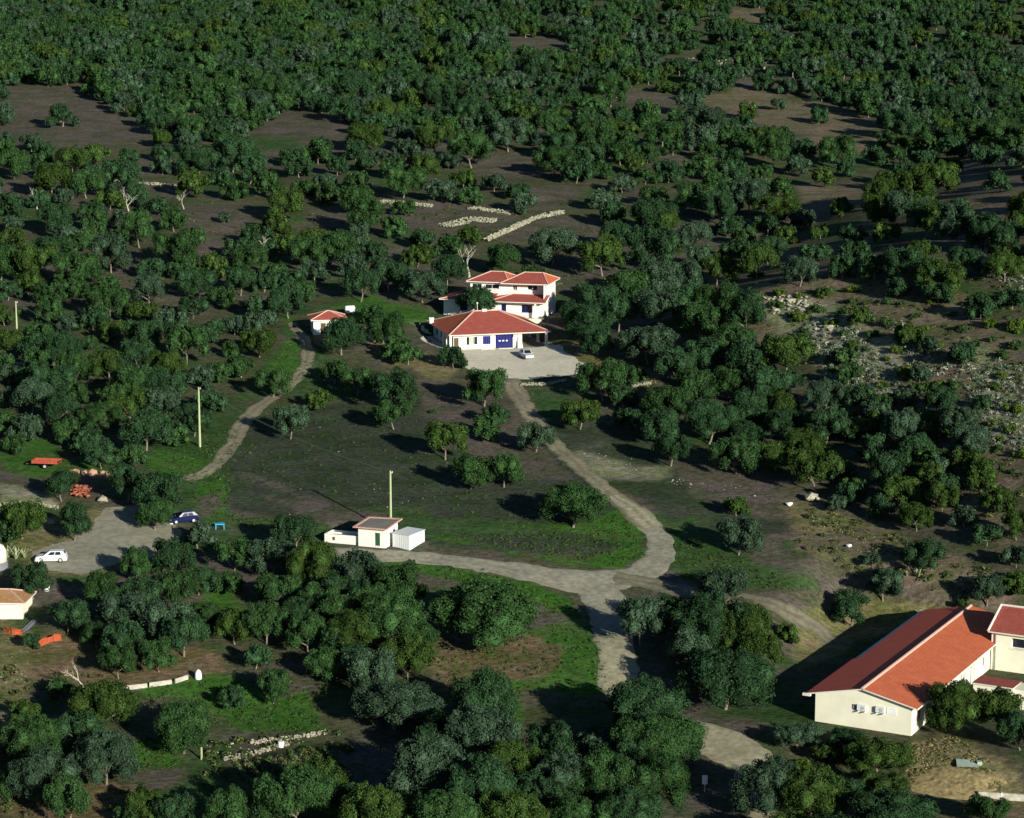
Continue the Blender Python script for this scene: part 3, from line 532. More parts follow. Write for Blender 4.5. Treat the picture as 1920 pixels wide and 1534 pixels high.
t = MB(); t.box(-1.2, 1.6, 0, 2.6, -.3, 2.0); t.build('walls', M['palegreen'], sh)
t = MB(); t.poly([(-1.5, -.4, 2.03), (1.9, -.4, 2.03), (1.9, 2.9, 2.6), (-1.5, 2.9, 2.6)]); t.poly([(-1.5, -.4, 1.95), (1.9, -.4, 1.95), (1.9, 2.9, 2.52), (-1.5, 2.9, 2.52)]); t.poly([(-1.5, -.4, 2.03), (1.9, -.4, 2.03), (1.9, -.4, 1.95), (-1.5, -.4, 1.95)]); t.build('roof', M['white'], sh)

# --- long hall
D = thing('long_hall', P_D, Y_D, 'long cream hall with red tiled gable roof and two cooling units on its end wall', 'building')
WD, LD, HD, RD = 11.0, 38.0, 3.25, 1.2; w = MB()
facade(w, (0, 0, -1.5), (1, 0), WD, HD + 1.5)
w.poly([(0, 0, HD), (WD, 0, HD), (WD / 2, 0, HD + RD)])
rh = [(2 + k * 3.1, 3.3 + k * 3.1, 2.5, 3.7) for k in range(4)] + [(15, 16.3, 1.5, 3.6), (18.2, 19.6, 1.5, 3.6), (22, 23.2, 2.4, 3.6), (25.5, 26.6, 2.4, 3.6)]
facade(w, (WD, 0, -1.5), (0, 1), LD, HD + 1.5, rh, .15); facade(w, (WD, LD, -1.5), (-1, 0), WD, HD + 1.5); w.poly([(0, LD, HD), (WD, LD, HD), (WD / 2, LD, HD + RD)])
lh = [(3 + k * 4, 4.4 + k * 4, 2.4, 3.6) for k in range(8)]; facade(w, (0, LD, -1.5), (0, -1), LD, HD + 1.5, lh, .15); w.build('walls', M['cream'], D)
for h in rh: panel((WD, 0, -1.5), (0, 1), h, .15, M['dark'] if h[2] > 2 else M['green'], 'window' if h[2] > 2 else 'door', D, M['trim'])
for h in lh: panel((0, LD, -1.5), (0, -1), h, .15, M['dark'], 'window', D, M['trim'])
r = MB(); oh = .55; k = RD / (WD / 2); zt = HD + RD + .14
def rz(u): return zt - abs(u - WD / 2) * k
v0, v1 = -.45, LD + .4; ue = WD + .75
r.mi = 0; r.poly([(WD / 2, v0, zt), (WD / 2, v1, zt), (ue, v1, rz(ue)), (ue, v0, rz(ue))])
r.mi = 1; r.poly([(WD / 2, v0, zt), (-1.0, v0, rz(-1.0)), (-1.0, 14.5, rz(-1.0)), (WD / 2, 14.5, zt)]); r.poly([(WD / 2, 14.5, zt), (-.35, 14.5, rz(-.35)), (-.35, v1, rz(-.35)), (WD / 2, v1, zt)])
r.mi = 2; th = .14
for ua, ub in ((WD / 2, ue), (-1.0, WD / 2)):
    r.poly([(ua, v0, rz(ua)), (ub, v0, rz(ub)), (ub, v0, rz(ub) - th), (ua, v0, rz(ua) - th)]); r.poly([(ua, v1, rz(ua)), (ub, v1, rz(ub)), (ub, v1, rz(ub) - th), (ua, v1, rz(ua) - th)])
    r.poly([(ua, v0, rz(ua) - th), (ub, v0, rz(ub) - th), (ub, v1, rz(ub) - th), (ua, v1, rz(ua) - th)])
for u, a_, b_ in ((ue, v0, v1), (-1.0, v0, 14.5), (-.35, 14.5, v1)): r.poly([(u, a_, rz(u)), (u, b_, rz(u)), (u, b_, rz(u) - th), (u, a_, rz(u) - th)])
rf = r.build('roof', [M['tile'], M['tilelift'], M['trim']], D)
c = MB(); c.tube([(WD / 2, v0, zt + .02), (WD / 2, v1, zt + .02)], .17, 6); c.build('ridge_caps', M['mortar'], rf)
c = MB(); c.tube([(ue - .02, v0, rz(ue) - .1), (ue - .02, v1, rz(ue) - .1)], .08, 6); c.build('gutter', M['trim'], rf)
for uu in (-1.15, WD + .05):
    pass
bb = MB(); bb.obox((-.9, -.3), 0, .45, .18, HD - .38, HD - .12); bb.build('eave_end', M['trim'], rf)
for i, (u, ww) in enumerate(((4.9, 2.0), (7.0, 2.1))):
    q = MB(); q.box(u, u + .98, -.30, -.06, ww + .06, ww + .68); q.box(u + .1, u + .2, -.42, 0, ww - .12, ww - .01); q.box(u + .85, u + .95, -.42, 0, ww - .12, ww - .01); a = q.build('cooling_unit', M['metal'], D)
    q = MB(); q.tube([(u + .62, -.305, ww + .37), (u + .62, -.32, ww + .37)], .22, 14); q.build('fan_grille', M['fan'], a)
q = MB(); q.box(4.35, 4.85, -.08, -.01, 2.05, 2.6); q.build('vent_grille', M['grey'], D); q = MB(); q.box(8.2, 9.3, -.05, -.01, 2.05, 2.8); q.build('shutter', M['white'], D)
for v in (13.3, 16.9, 20.6): q = MB(); q.box(WD + .5, WD + .7, v, v + .2, -1, 2.98); q.build('post', M['wall'], D)

# --- annex wing at the right edge
P_E = loc2w(P_D, Y_D, 11.15, 28.3)
E_ = thing('annex_wing', P_E, Y_D, 'taller cream building with tiled roof and long dark window opening right of the long hall', 'building')
w = MB(); HE = 4.75; fh = [(2.35, 8.5, 4.35, 5.6), (4.5, 5.6, 1.6, 3.6)]
facade(w, (0, 0, -1.5), (1, 0), 14, HE + 1.5, fh, .5); facade(w, (0, 9.2, -1.5), (0, -1), 9.2, HE + 1.5); facade(w, (14, 0, -1.5), (0, 1), 9.2, HE + 1.5); facade(w, (14, 9.2, -1.5), (-1, 0), 14, HE + 1.5)
w.poly([(0, 0, HE), (0, 9.2, HE), (0, 4.6, HE + 1.75)]); w.poly([(14, 0, HE), (14, 9.2, HE), (14, 4.6, HE + 1.75)]); w.build('walls', M['cream'], E_)
panel((0, 0, -1.5), (1, 0), fh[0], .5, M['dark'], 'window', E_, M['trim'], 3); panel((0, 0, -1.5), (1, 0), fh[1], .5, M['wood'], 'door', E_)
r = MB(); kz = 1.75 / 4.6; zt2 = HE + 1.75 + .15
r.poly([(-.3, -.5, zt2 - 5.1 * kz), (14.3, -.5, zt2 - 5.1 * kz), (14.3, 4.6, zt2), (-.3, 4.6, zt2)]); r.poly([(-.3, 4.6, zt2), (14.3, 4.6, zt2), (14.3, 9.7, zt2 - 5.1 * kz), (-.3, 9.7, zt2 - 5.1 * kz)])
r.mi = 1; r.poly([(-.3, -.5, zt2 - 5.1 * kz), (14.3, -.5, zt2 - 5.1 * kz), (14.3, -.5, zt2 - 5.1 * kz - .15), (-.3, -.5, zt2 - 5.1 * kz - .15)])
r.poly([(-.3, -.5, zt2 - 5.1 * kz), (-.3, 4.6, zt2), (-.3, 9.7, zt2 - 5.1 * kz), (-.3, 9.7, zt2 - 5.1 * kz - .15), (-.3, 4.6, zt2 - .15), (-.3, -.5, zt2 - 5.1 * kz - .15)])
r.poly([(-.3, -.5, zt2 - 5.1 * kz - .15), (14.3, -.5, zt2 - 5.1 * kz - .15), (14.3, 4.6, zt2 - .15), (-.3, 4.6, zt2 - .15)])
rr = r.build('roof', [M['tiledark'], M['trim']], E_)
c = MB(); c.tube([(-.32, -.5, zt2 - 5.1 * kz + .05), (-.32, 4.6, zt2 + .05)], .14, 6); c.tube([(-.3, 4.6, zt2 + .03), (14.3, 4.6, zt2 + .03)], .15, 6); c.build('ridge_caps', M['trim'], rr)
c = MB(); c.tube([(.5, -.1, -1), (.5, -.1, HE - .2)], .06, 6); c.build('drainpipe', M['grey'], E_)
F_ = thing('outhouse', P_F, Y_D, 'small cream outhouse with flat tiled roof in front of the taller wing', 'outhouse')
w = MB(); w.box(0, 4.4, 0, 3.2, -1.5, 2.35); w.build('walls', M['cream'], F_); w = MB(); w.box(4.4, 9.0, .5, 3.4, -1.5, 2.2); w.build('terrace_wall', M['cream'], F_)
w = MB(); w.poly([(-.15, -.15, 2.5), (4.6, -.15, 2.5), (4.6, 3.4, 2.37), (-.15, 3.4, 2.37)]); w.mi = 1; w.poly([(-.15, -.15, 2.5), (4.6, -.15, 2.5), (4.6, -.15, 2.36), (-.15, -.15, 2.36)]); w.poly([(4.6, -.15, 2.5), (4.6, 3.4, 2.37), (4.6, 3.4, 2.36), (4.6, -.15, 2.36)]); w.build('roof', [M['tiledark'], M['trim']], F_)
w = MB(); w.box(6.6, 7.6, .42, .49, .9, 1.9); w.build('window', M['grey'], F_); w = MB(); w.box(1.2, 2.9, -.04, -.01, 1.0, 1.1); w.build('ledge', M['trim'], F_)

# --- cabin, container and basin by the road
Gc = thing('cabin', P_G, Y_G, 'small white cabin with flat pink-edged roof and green door beside the loop road', 'cabin')
w = MB(); hs = [(2.35, 3.05, .75, 2.45)]
facade(w, (0, 0, -.5), (1, 0), 3.8, 2.95, hs, .1); facade(w, (0, 4.2, -.5), (0, -1), 4.2, 2.95); facade(w, (3.8, 4.2, -.5), (-1, 0), 3.8, 3.2); facade(w, (3.8, 0, -.5), (0, 1), 4.2, 2.95, [(2.6, 3.5, .5, 2.4)], .1); w.build('walls', M['wall'], Gc)
panel((0, 0, -.5), (1, 0), hs[0], .1, M['green'], 'door', Gc, M['green'], 0); panel((3.8, 0, -.5), (0, 1), (2.6, 3.5, .5, 2.4), .1, M['dark'], 'door', Gc)
r = MB(); q = [(-.55, -.5, 2.5), (4.2, -.5, 2.5), (4.3, 4.7, 2.85), (-.55, 4.7, 2.7)]
def off(p, dz): return (p[0], p[1], p[2] + dz)
i4 = [(-.25, -.2, 2.52), (3.9, -.2, 2.52), (3.95, 4.4, 2.83), (-.25, 4.4, 2.7)]; top = [off(p, .16) for p in q]; itop = [off(p, .14) for p in i4]
for j in range(4):
    a, b = j, (j + 1) % 4; r.poly([q[a], q[b], top[b], top[a]]); r.poly([top[a], top[b], itop[b], itop[a]]); r.poly([itop[a], itop[b], off(i4[b], .04), off(i4[a], .04)])
r.poly(q); r.mi = 1; r.poly([off(p, .045) for p in i4]); r.build('roof', [M['rim'], M['slab']], Gc)
Hc_ = thing('container', P_H, Y_H, 'white metal box container standing right against the small cabin', 'container')
w = MB(); w.box(-2.7, 0, 0, 3.4, -.2, 2.0); [w.box(-2.7 + .3 * i_, -2.66 + .3 * i_, -.02, 0, .05, 1.9) for i_ in range(1, 9)]; [w.box(0, .02, .3 * i_, .3 * i_ + .04, .05, 1.9) for i_ in range(1, 11)]; w.build('body', M['metal'], Hc_)
w = MB(); w.poly([(-2.8, -.1, 2.03), (.1, -.1, 2.03), (.1, 3.5, 2.12), (-2.8, 3.5, 2.12)]); w.poly([(-2.8, -.1, 1.99), (.1, -.1, 1.99), (.1, -.1, 2.03), (-2.8, -.1, 2.03)]); w.poly([(.1, -.1, 1.99), (.1, 3.5, 2.08), (.1, 3.5, 2.12), (.1, -.1, 2.03)]); w.build('lid', M['metal'], Hc_)
pB0 = loc2w(P_G, Y_G, -5.0, .4); Bs = thing('basin', pB0, Y_G, 'low white open basin joined to the left side of the small cabin', 'basin')
w = MB(); w.box(0, 4.9, 0, .2, -.4, 1.15); w.box(0, 4.9, 2.2, 2.4, -.4, 1.15); w.box(0, .2, .2, 2.2, -.4, 1.15); w.box(4.7, 4.9, .2, 2.2, -.4, 1.15); w.build('wall', M['wall'], Bs)
w = MB(); w.box(.2, 4.7, .2, 2.2, .6, .7); w.build('water', M['grey'], Bs); w = MB(); w.box(1.2, 1.5, -.06, -.005, .4, .8); w.build('outlet', M['wood'], Bs)

# --- hut at the left edge
Ht = thing('hut', P_T, Y_T, 'cream hut with tan tiled roof cut by the left edge of the photo', 'hut')
w = MB(); facade(w, (-6.5, 0, -1), (1, 0), 6.5, 3.1, [(3.1, 3.5, 1, 3.0)], .12); facade(w, (0, 0, -1), (0, 1), 4.5, 3.1); facade(w, (0, 4.5, -1), (-1, 0), 6.5, 3.1); facade(w, (-6.5, 4.5, -1), (0, -1), 4.5, 3.1); w.build('walls', M['cream'], Ht)
panel((-6.5, 0, -1), (1, 0), (3.1, 3.5, 1, 3.0), .12, M['wood'], 'door', Ht); hip(Ht, -7.0, .4, -.5, 5.0, 2.1, 1.0, -3.5, -2.2, 2.3, (M['tiletan'], M['tiletan']), .1)
p = G(2, 1064); ct = thing('cistern', p, 0, 'cream rounded cistern with blue-grey plinth cut by the left edge near the white car', 'tank')
w = MB(); w.tube([(-.7, 0, .8), (-.7, 0, 2.2), (-.7, 0, 2.8), (-.7, 0, 3.2)], [1.5, 1.4, 1.1, .4], 20); w.build('shell', M['cream'], ct, True); w = MB(); w.tube([(-.7, 0, -.6), (-.7, 0, .79)], 1.6, 20); w.build('plinth', M['grey'], ct)

# ------------------------------------------------------------------ vehicles
def make_car(px, py, head, L, paint, label, name='car', est=0.0):
    p = G(px, py); o = thing(name, p, head, label, 'car', None); Wd = 1.66; h = Wd / 2
    # body: lofted cross-sections from nose (+x) to tail
    xs = [L * t for t in (.5, .485, .42, .25, .12, -.1, -.36, -.46, -.5)]; belt = [.55, .68, .76, .86, .92, .95, .96, .93, .62]; wd = [.78, .9, .97, 1, 1, 1, 1, .96, .85]
    b = MB(); rings = []
    for x, z, k in zip(xs, belt, wd):
        n = len(b.v); hh = h * k; b.v += [(x, -hh * .93, .2), (x, -hh, .42), (x, -hh, z - .14), (x, -hh * .9, z), (x, hh * .9, z), (x, hh, z - .14), (x, hh, .42), (x, hh * .93, .2)]; rings.append(n)
    for i in range(len(rings) - 1):
        for j in range(8): b.f.append([rings[i] + j, rings[i] + (j + 1) % 8, rings[i + 1] + (j + 1) % 8, rings[i + 1] + j]); b.m.append(0)
    b.f.append([rings[0] + j for j in range(8)]); b.m.append(0); b.f.append([rings[-1] + j for j in range(8)][::-1]); b.m.append(0)
    # roof and pillars
    rf0, rf1 = L * .06, -L * (.34 + est); zr = 1.42
    w0, w1 = h * .88, h * .70; A_ = L * .24; Z_ = -L * .47
    lowp = [(A_, -w0, .86), (A_, w0, .86), (Z_, w0, .92), (Z_, -w0, .92)]; hi = [(rf0, -w1, zr - .03), (rf0, w1, zr - .03), (rf1, w1, zr), (rf1, -w1, zr)]
    b.poly(hi); [b.poly([lowp[i], lowp[(i + 1) % 4], hi[(i + 1) % 4], hi[i]]) for i in range(4)]
    b.build('body', paint, o)
    def lerp(a, c, t): return tuple(a[i] + (c[i] - a[i]) * t for i in range(3))
    def glass(q, outn, nm):
        g_ = MB(); g_.poly([tuple(q[i][k] + outn[k] * .012 for k in range(3)) for i in range(4)]); g_.build(nm, M['dark'], o)
    def quad(i, j, s0, s1, t0, t1):
        a, c = lerp(lowp[i], hi[i], t0), lerp(lowp[j], hi[j], t0); d, e = lerp(lowp[i], hi[i], t1), lerp(lowp[j], hi[j], t1)
        return [lerp(a, c, s0), lerp(a, c, s1), lerp(d, e, s1), lerp(d, e, s0)]
    glass(quad(0, 1, .08, .92, .08, .93), (1, 0, .4), 'windscreen'); glass(quad(2, 3, .1, .9, .25, .9), (-1, 0, .3), 'rear_window')
    for s0, s1 in ((.16, .46), (.50, .80)): glass(quad(1, 2, s0, s1, .12, .85), (0, 1, .2), 'side_window'); glass(quad(0, 3, s0, s1, .12, .85), (0, -1, .2), 'side_window')
    for x in (L * .32, -L * .30):
        for s in (-1, 1):
            t = MB(); t.tube([(x, s * (h - .2), .3), (x, s * (h + .02), .3)], .3, 14); w_ = t.build('wheel', M['tyre'], o); t = MB(); t.tube([(x, s * (h + .021), .3), (x, s * (h + .035), .3)], .19, 10); t.build('rim', M['rimm'], w_)
    for s in (-1, 1):
        t = MB(); t.box(L * .475, L * .497, s * h * .62 - .16, s * h * .62 + .16, .5, .64); t.build('headlight', M['lamp'], o)
        t = MB(); t.box(-L * .502, -L * .488, s * h * .66 - .1, s * h * .66 + .1, .62, .8); t.build('tail_light', M['red'], o)
        t = MB(); t.box(L * .2, L * .23, s * (h + .03) - .08, s * (h + .03) + .08, .88, .98); t.build('mirror', paint, o)
    return o
make_car(97, 1052, R(184), 3.95, M['carwhite'], 'white hatchback parked in the gravel yard at the left', est=.04)
make_car(344, 979, R(205), 3.9, M['carblue'], 'dark blue car parked under the oak near the blue table')
make_car(987, 671, R(-72), 3.8, M['carsilver'], 'silver car parked in front of the villa porch')
def simple(name, px, py, yaw, label, cat, fn, m, group=None, smooth=False):
    o = fn().build(name, m, None, smooth); o.location = G(px, py); o.rotation_euler = (0, 0, yaw); return tag(o, label, cat, group)
tr = thing('farm_trailer', G(88, 877), R(-9), 'red flatbed farm trailer on the grass at the left', 'trailer')
w = MB(); w.box(-1.9, 1.9, -.9, .9, .75, .85); w.box(-1.9, 1.9, -.95, -.9, .75, 1.2); w.box(-1.9, 1.9, .9, .95, .75, 1.2); w.box(-1.95, -1.9, -.95, .95, .75, 1.2); w.poly([(1.9, -.9, .85), (1.9, .9, .85), (2.4, .9, 1.25), (2.4, -.9, 1.25)]); w.build('bed', M['red'], tr)
w = MB(); w.tube([(-1.9, 0, .7), (-3.1, 0, .45)], .06, 6); w.build('drawbar', M['red'], tr)
for s in (-1, 1): w = MB(); w.tube([(0, s * .72, .35), (0, s * .92, .35)], .36, 14); ww = w.build('wheel', M['tyre'], tr); w = MB(); w.tube([(0, s * .925, .35), (0, s * .94, .35)], .2, 10); w.build('rim', M['rimm'], ww)
tb = thing('plastic_table', G(412, 992), R(10), 'light blue plastic table on the grass near the dark blue car', 'table')
w = MB(); w.box(-.65, .65, -.45, .45, .72, .78); w.box(-.6, .6, -.4, .4, .64, .72); w.build('table_top', M['cyan'], tb)
for a in (-.55, .55):
    for b_ in (-.36, .36): w = MB(); w.tube([(a, b_, 0), (a * .95, b_ * .95, .72)], .07, 6); w.build('leg', M['cyan'], tb)

# ------------------------------------------------------------------ poles and wires
POL = [((733, 1008), 9.0, 'pale green utility pole standing behind the white cabin'), ((375, 838), 8.9, 'pale green utility pole on the grass left of the dirt track'), ((33, 655), 8.2, 'pale green utility pole at the left edge among oaks')]
tops = []
for (px, py), h, lb in POL:
    p = G(px, py); o = thing('utility_pole', p, 0, lb, 'utility pole', 'utility poles crossing the hillside')
    w = MB(); w.tube([(0, 0, -.5), (0, 0, h)], [.18, .12], 8); w.build('post', M['pole'], o); w = MB(); w.box(-.05, .3, -.04, .04, h - .3, h - .22); w.tube([(.28, 0, h - .22), (.28, 0, h - .05)], .05, 6); w.build('bracket', M['trim'], o)
    tops.append(p + Vector((0, 0, h - .15)))
tops.append(Vector((-150, tops[2].y + 60, tops[2].z + 4)))
for i, lb in enumerate(('thin overhead wire between the cabin pole and the track pole', 'thin overhead wire between the track pole and the left-edge pole', 'thin overhead wire leaving the photo left of the left-edge pole')):
    w = MB()
    for dx in (0, .28):
        a, b_ = tops[i] + Vector((dx, 0, 0)), tops[i + 1] + Vector((dx, 0, 0)); w.tube([a.lerp(b_, t / 14) - Vector((0, 0, 1.1 * 4 * (t / 14) * (1 - t / 14))) for t in range(15)], .022, 4)
    tag(w.build('overhead_wire', M['wire']), lb, 'wire', 'overhead wires')

# ------------------------------------------------------------------ stones, walls and small things
def stone_wall(pts, width, height, m, label, size=.28, dens=9, seed=0, name='stone_wall', cat='stone wall'):
    rnd = random.Random(seed); W_ = [G(*p) for p in pts]; mb = MB(); size *= .55; dens *= 2.2; width *= .75; height *= .8
    for a, b_ in zip(W_[:-1], W_[1:]):
        d = (b_ - a); n = int(d.length * dens); d2 = Vector((-d.y, d.x, 0)).normalized()
        for _ in range(n):
            t = rnd.random(); s = rnd.uniform(-.5, .5) * width; q = a + d * t + d2 * s; z = T(q.x, q.y) + rnd.random() * height * (1 - abs(s) / width)
            mb.rock((q.x, q.y, z), size * rnd.uniform(.6, 1.3), rnd)
    return tag(mb.build(name, m), label, cat)
stone_wall([(912, 452), (960, 430), (1000, 412), (1055, 400)], 1.6, 1.0, M['stone'], 'pale dry-stone wall climbing diagonally above the two-storey villa', .5, 14, 1)
stone_wall([(668, 385), (720, 380), (810, 388)], 1.2, .8, M['stone'], 'long pale stone wall on the slope left of the diagonal wall', .45, 12, 2)
stone_wall([(880, 392), (960, 402)], 1.6, .8, M['stone'], 'short pale stone terrace wall between the long wall and the diagonal wall', .45, 14, 3)
stone_wall([(830, 425), (880, 412), (930, 415)], 5, .5, M['stone'], 'spread of pale tumbled stones left of the diagonal wall', .4, 14, 4)
stone_wall([(215, 340), (330, 350)], 1.4, .6, M['stone'], 'broken pale stone wall among the oaks at upper left', .45, 7, 5)
stone_wall([(480, 594), (522, 574)], 1.2, 1.2, M['stone'], 'short pale wall fragment above the dirt track', .4, 16, 6)
stone_wall([(0, 686), (70, 684), (150, 712)], 2, .6, M['rockm'], 'low grey stone wall below the left-edge pole', .4, 14, 7)
stone_wall([(975, 722), (1025, 722), (1060, 714)], .9, .5, M['stone'], 'low stone edging below the pale courtyard', .3, 14, 9)
stone_wall([(1175, 728), (1220, 720)], .9, .6, M['stone'], 'short stone edging right of the courtyard among oaks', .3, 14, 10)
stone_wall([(0, 950), (60, 945), (110, 955)], 1.0, .6, M['stone'], 'pale stone border above the gravel yard at left', .3, 10, 11)
stone_wall([(470, 1440 - 45), (560, 1385), (610, 1375)], .7, .6, M['rockm'], 'grey dry-stone border above the vine rows', .25, 16, 12)
stone_wall([(420, 1425), (480, 1412), (540, 1395)], 1.2, .4, M['rockm'], 'scattered stone edging left of the vine rows', .22, 16, 13)
for k, (a, b_) in enumerate((((232, 1294), (276, 1289)), ((280, 1288), (322, 1282)), ((328, 1281), (352, 1273)))):
    P0, P1 = G(*a), G(*b_); d = P1 - P0; o = MB(); o.obox((0, 0), 0, d.length / 2, .12, -.2, .5, d.z / d.length); q = o.build('low_wall', M['lowwall']); q.location = (P0 + P1) / 2; q.rotation_euler = (0, 0, math.atan2(d.y, d.x))
    tag(q, ('white low wall slab in the lower left oak grove, leftmost of three', 'white low wall slab in the lower left oak grove, middle of three', 'white low wall slab nearest the white sack')[k], 'low wall', 'low white wall slabs')
def heap(name, pts, n, r0, r1, m, label, cat, seed, pile=0, group=None):
    rnd = random.Random(seed); mb = MB(); W_ = [G(*p) for p in pts]
    for i in range(n):
        ws = [rnd.random() for _ in W_]; s = sum(ws); q = Vector((0, 0, 0))
        for a, w_ in zip(W_, ws): q += a * (w_ / s)
        q += Vector((rnd.gauss(0, .4), rnd.gauss(0, .4), 0)); mb.rock((q.x, q.y, T(q.x, q.y) + rnd.random() * pile), rnd.uniform(r0, r1), rnd)
    return tag(mb.build(name, m), label, cat, group)
heap('brick_pile', [(135, 915), (172, 922), (150, 940)], 90, .16, .4, M['brick'], 'pile of broken reddish bricks and wood right of the small oak at left', 'rubble pile', 21, .8)
for i, (px, py, r_, lb) in enumerate(((140, 888, .8, 'reddish boulder right of the trailer, leftmost of its row'), (160, 889, .7, 'reddish boulder second from the left in the row right of the trailer'), (172, 890, .9, 'pale reddish boulder in the middle of the row right of the trailer'), (193, 888, .55, 'small boulder fourth in the row right of the trailer'), (205, 890, .7, 'reddish boulder at the right end of the row by the trailer'), (191, 940, .8, 'cream boulder at the upper edge of the gravel yard'), (92, 982, .7, 'pale boulder between the two dark oaks at left'), (1520, 938, 1.3, 'big pale green-grey boulder at the foot of the right hillside'), (1427, 818 + 0, .01, ''), (1766, 802, 1.0, 'pinkish boulder in the hillside thicket at right'))):
    if r_ < .1: continue
    rnd = random.Random(i); mb = MB(); mb.rock((0, 0, r_ * .3), r_, rnd, .7); mb.rock((r_ * .6, r_ * .2, r_ * .1), r_ * .5, rnd, .7); o = mb.build('boulder', M['redrock'] if i < 5 else M['stone']); o.location = G(px, py); tag(o, lb, 'boulder', 'boulders by the trailer' if i < 5 else None)
for px, py, lb in ((1480, 948, 'small white trough on the bare slope at the right edge of the field'), (1592, 1026, 'white stone at the lower edge of the bare slope')):
    rnd = random.Random(px); mb = MB(); mb.rock((0, 0, .2), .5, rnd, .6); o = mb.build('white_stone' if 'stone' in lb else 'trough', M['white']); o.location = G(px, py); tag(o, lb, 'stone' if 'stone' in lb else 'trough')
simple('sack', 372, 1273, 0, 'tall white sack standing right of the low white wall slabs', 'sack', lambda: (lambda m: (m.tube([(0, 0, -.05), (0, 0, .1), (0, 0, .7), (.02, 0, 1.0), (.03, 0, 1.12)], [.36, .42, .38, .24, .08], 12), m)[1])(MB()), M['white'], smooth=True)
sg = thing('letter_box', G(1321, 1485), 0, 'white box on a post in the tree shade at bottom right', 'letter box'); w = MB(); w.tube([(0, 0, -.1), (0, 0, .9)], .05, 6); w.build('post', M['trim'], sg); w = MB(); w.box(-.27, .27, -.2, .2, .9, 1.75); w.build('box', M['white'], sg)
simple('marker_post', 378, 1424, 0, 'pale wooden post beside the spreading oak at lower left', 'post', lambda: (lambda m: (m.tube([(0, 0, -.2), (0, 0, 1.4)], [.13, .11], 7), m)[1])(MB()), M['agave'])
for px, py, lb in ((70, 1057, 'white drum beside the nose of the white hatchback'), (322, 982, 'white drum at the front of the dark blue car'), (88, 1107, 'white bucket behind the tan-roofed hut'), (527, 1400, 'white bucket above the vine rows')):
    simple('drum', px, py, 0, lb, 'drum' if 'drum' in lb else 'bucket', lambda: (lambda m: (m.tube([(0, 0, -.1), (0, 0, .55), (0, 0, .6)], [.34, .34, .28], 12), m)[1])(MB()), M['white'])
def net(pts, h, label):
    W_ = [G(*p) for p in pts]; L_ = smooth_line([(p.x, p.y, 0) for p in W_], .35); mb = MB(); rnd = random.Random(4); prev = None
    for q in L_:
        z = T(q[0], q[1]); hh = h * rnd.uniform(.75, 1.1); j = rnd.uniform(-.08, .08); cur = [(q[0], q[1] + j, z), (q[0], q[1] - j + .1, z + hh * .5), (q[0] + j, q[1] + .1, z + hh)]
        if prev:
            for k in range(2): mb.poly([prev[k], cur[k], cur[k + 1], prev[k + 1]])
        prev = cur
    fz = mb.build('netting', M['orange']); m2 = fz.modifiers.new('s', 'SOLIDIFY'); m2.thickness = .02
    c = W_[0]; e = thing('barrier_fence', c, 0, label, 'fence', 'orange barrier fences'); fz.parent = e; fz.matrix_parent_inverse = Matrix.Translation(-c)
    for q in (W_[0], W_[len(W_) // 2], W_[-1]): w_ = MB(); w_.tube([(q.x - c.x, q.y - c.y, q.z - c.z - .1), (q.x - c.x, q.y - c.y, q.z - c.z + h + .1)], .04, 6); w_.build('stake', M['wood'], e)
net([(7, 1184), (22, 1190), (42, 1190)], .75, 'orange plastic barrier fence strip at the left edge below the hut'); net([(64, 1219), (85, 1208), (100, 1203), (116, 1201)], .8, 'orange plastic barrier fence strip right of the small bush below the hut')
w = MB(); [w.obox((k * .16, 0), R(70), 1.5, .07, .05 + .1 * (k % 2), .12 + .1 * (k % 2), .25) for k in range(5)]; o = w.build('plank_stack', M['grey']); o.location = G(48, 1176); tag(o, 'grey-blue planks leaning beside the tan-roofed hut', 'planks')
w = MB(); w.poly([(-1.3, -.8, .12), (1.0, -.9, .1), (1.5, .5, .3), (-1.1, .9, .35)]); w.poly([(-1.3, -.8, .06), (1.0, -.9, .04), (1.5, .5, .24), (-1.1, .9, .29)]); w.box(.9, 1.4, -.4, .1, 0, .45); o = w.build('plastic_sheet', M['palegreen']); o.location = G(1815, 1434); tag(o, 'pale blue-green sheet lying above the straw mound at bottom right', 'sheet')
# straw-coloured mound
def mound():
    c0 = G(1790, 1470); n = 46; V = []; F = []
    for i in range(n + 1):
        for j in range(n + 1):
            u = (i / n - .5) * 2; v = (j / n - .5) * 2; x = c0.x + u * 5.0 + v * -1.2; y = c0.y + v * 3.4; r = math.hypot(u, v) * (.8 + .45 * float(fbm(np.array([math.atan2(v, u) * 1.3 + 9]), np.array([3.3]), 7, 2)[0])); hgt = max(0, 1 - r ** 2) ** .8 * .55
            V.append((x, y, T(x, y) - .08 + hgt * (.75 + .5 * float(fbm(np.array([x * .9]), np.array([y * .9]), 77, 3)[0]))))
    for i in range(n):
        for j in range(n): a = i * (n + 1) + j; F.append((a, a + 1, a + n + 2, a + n + 1))
    me = bpy.data.meshes.new('straw_mound'); me.from_pydata(V, [], F); me.materials.append(M['straw']); o = bpy.data.objects.new('straw_mound', me); COL.objects.link(o); tag(o, 'straw-coloured earth mound above the cream kerb at bottom right', 'mound')
mound()
P0, P1 = G(1834, 1494), G(1960, 1502); d = P1 - P0; lw = thing('kerb_wall', (P0 + P1) / 2, math.atan2(d.y, d.x), 'low cream wall below the straw mound at the right edge', 'low wall'); w = MB(); w.box(-d.length / 2, -1.05, -.15, .15, -.4, .55); w.box(-.95, d.length / 2, -.15, .15, -.4, .58); w.build('panel', M['lowwall'], lw); w = MB(); w.box(-1.08, -.92, -.17, .17, -.4, .62); w.build('joint_post', M['trim'], lw)
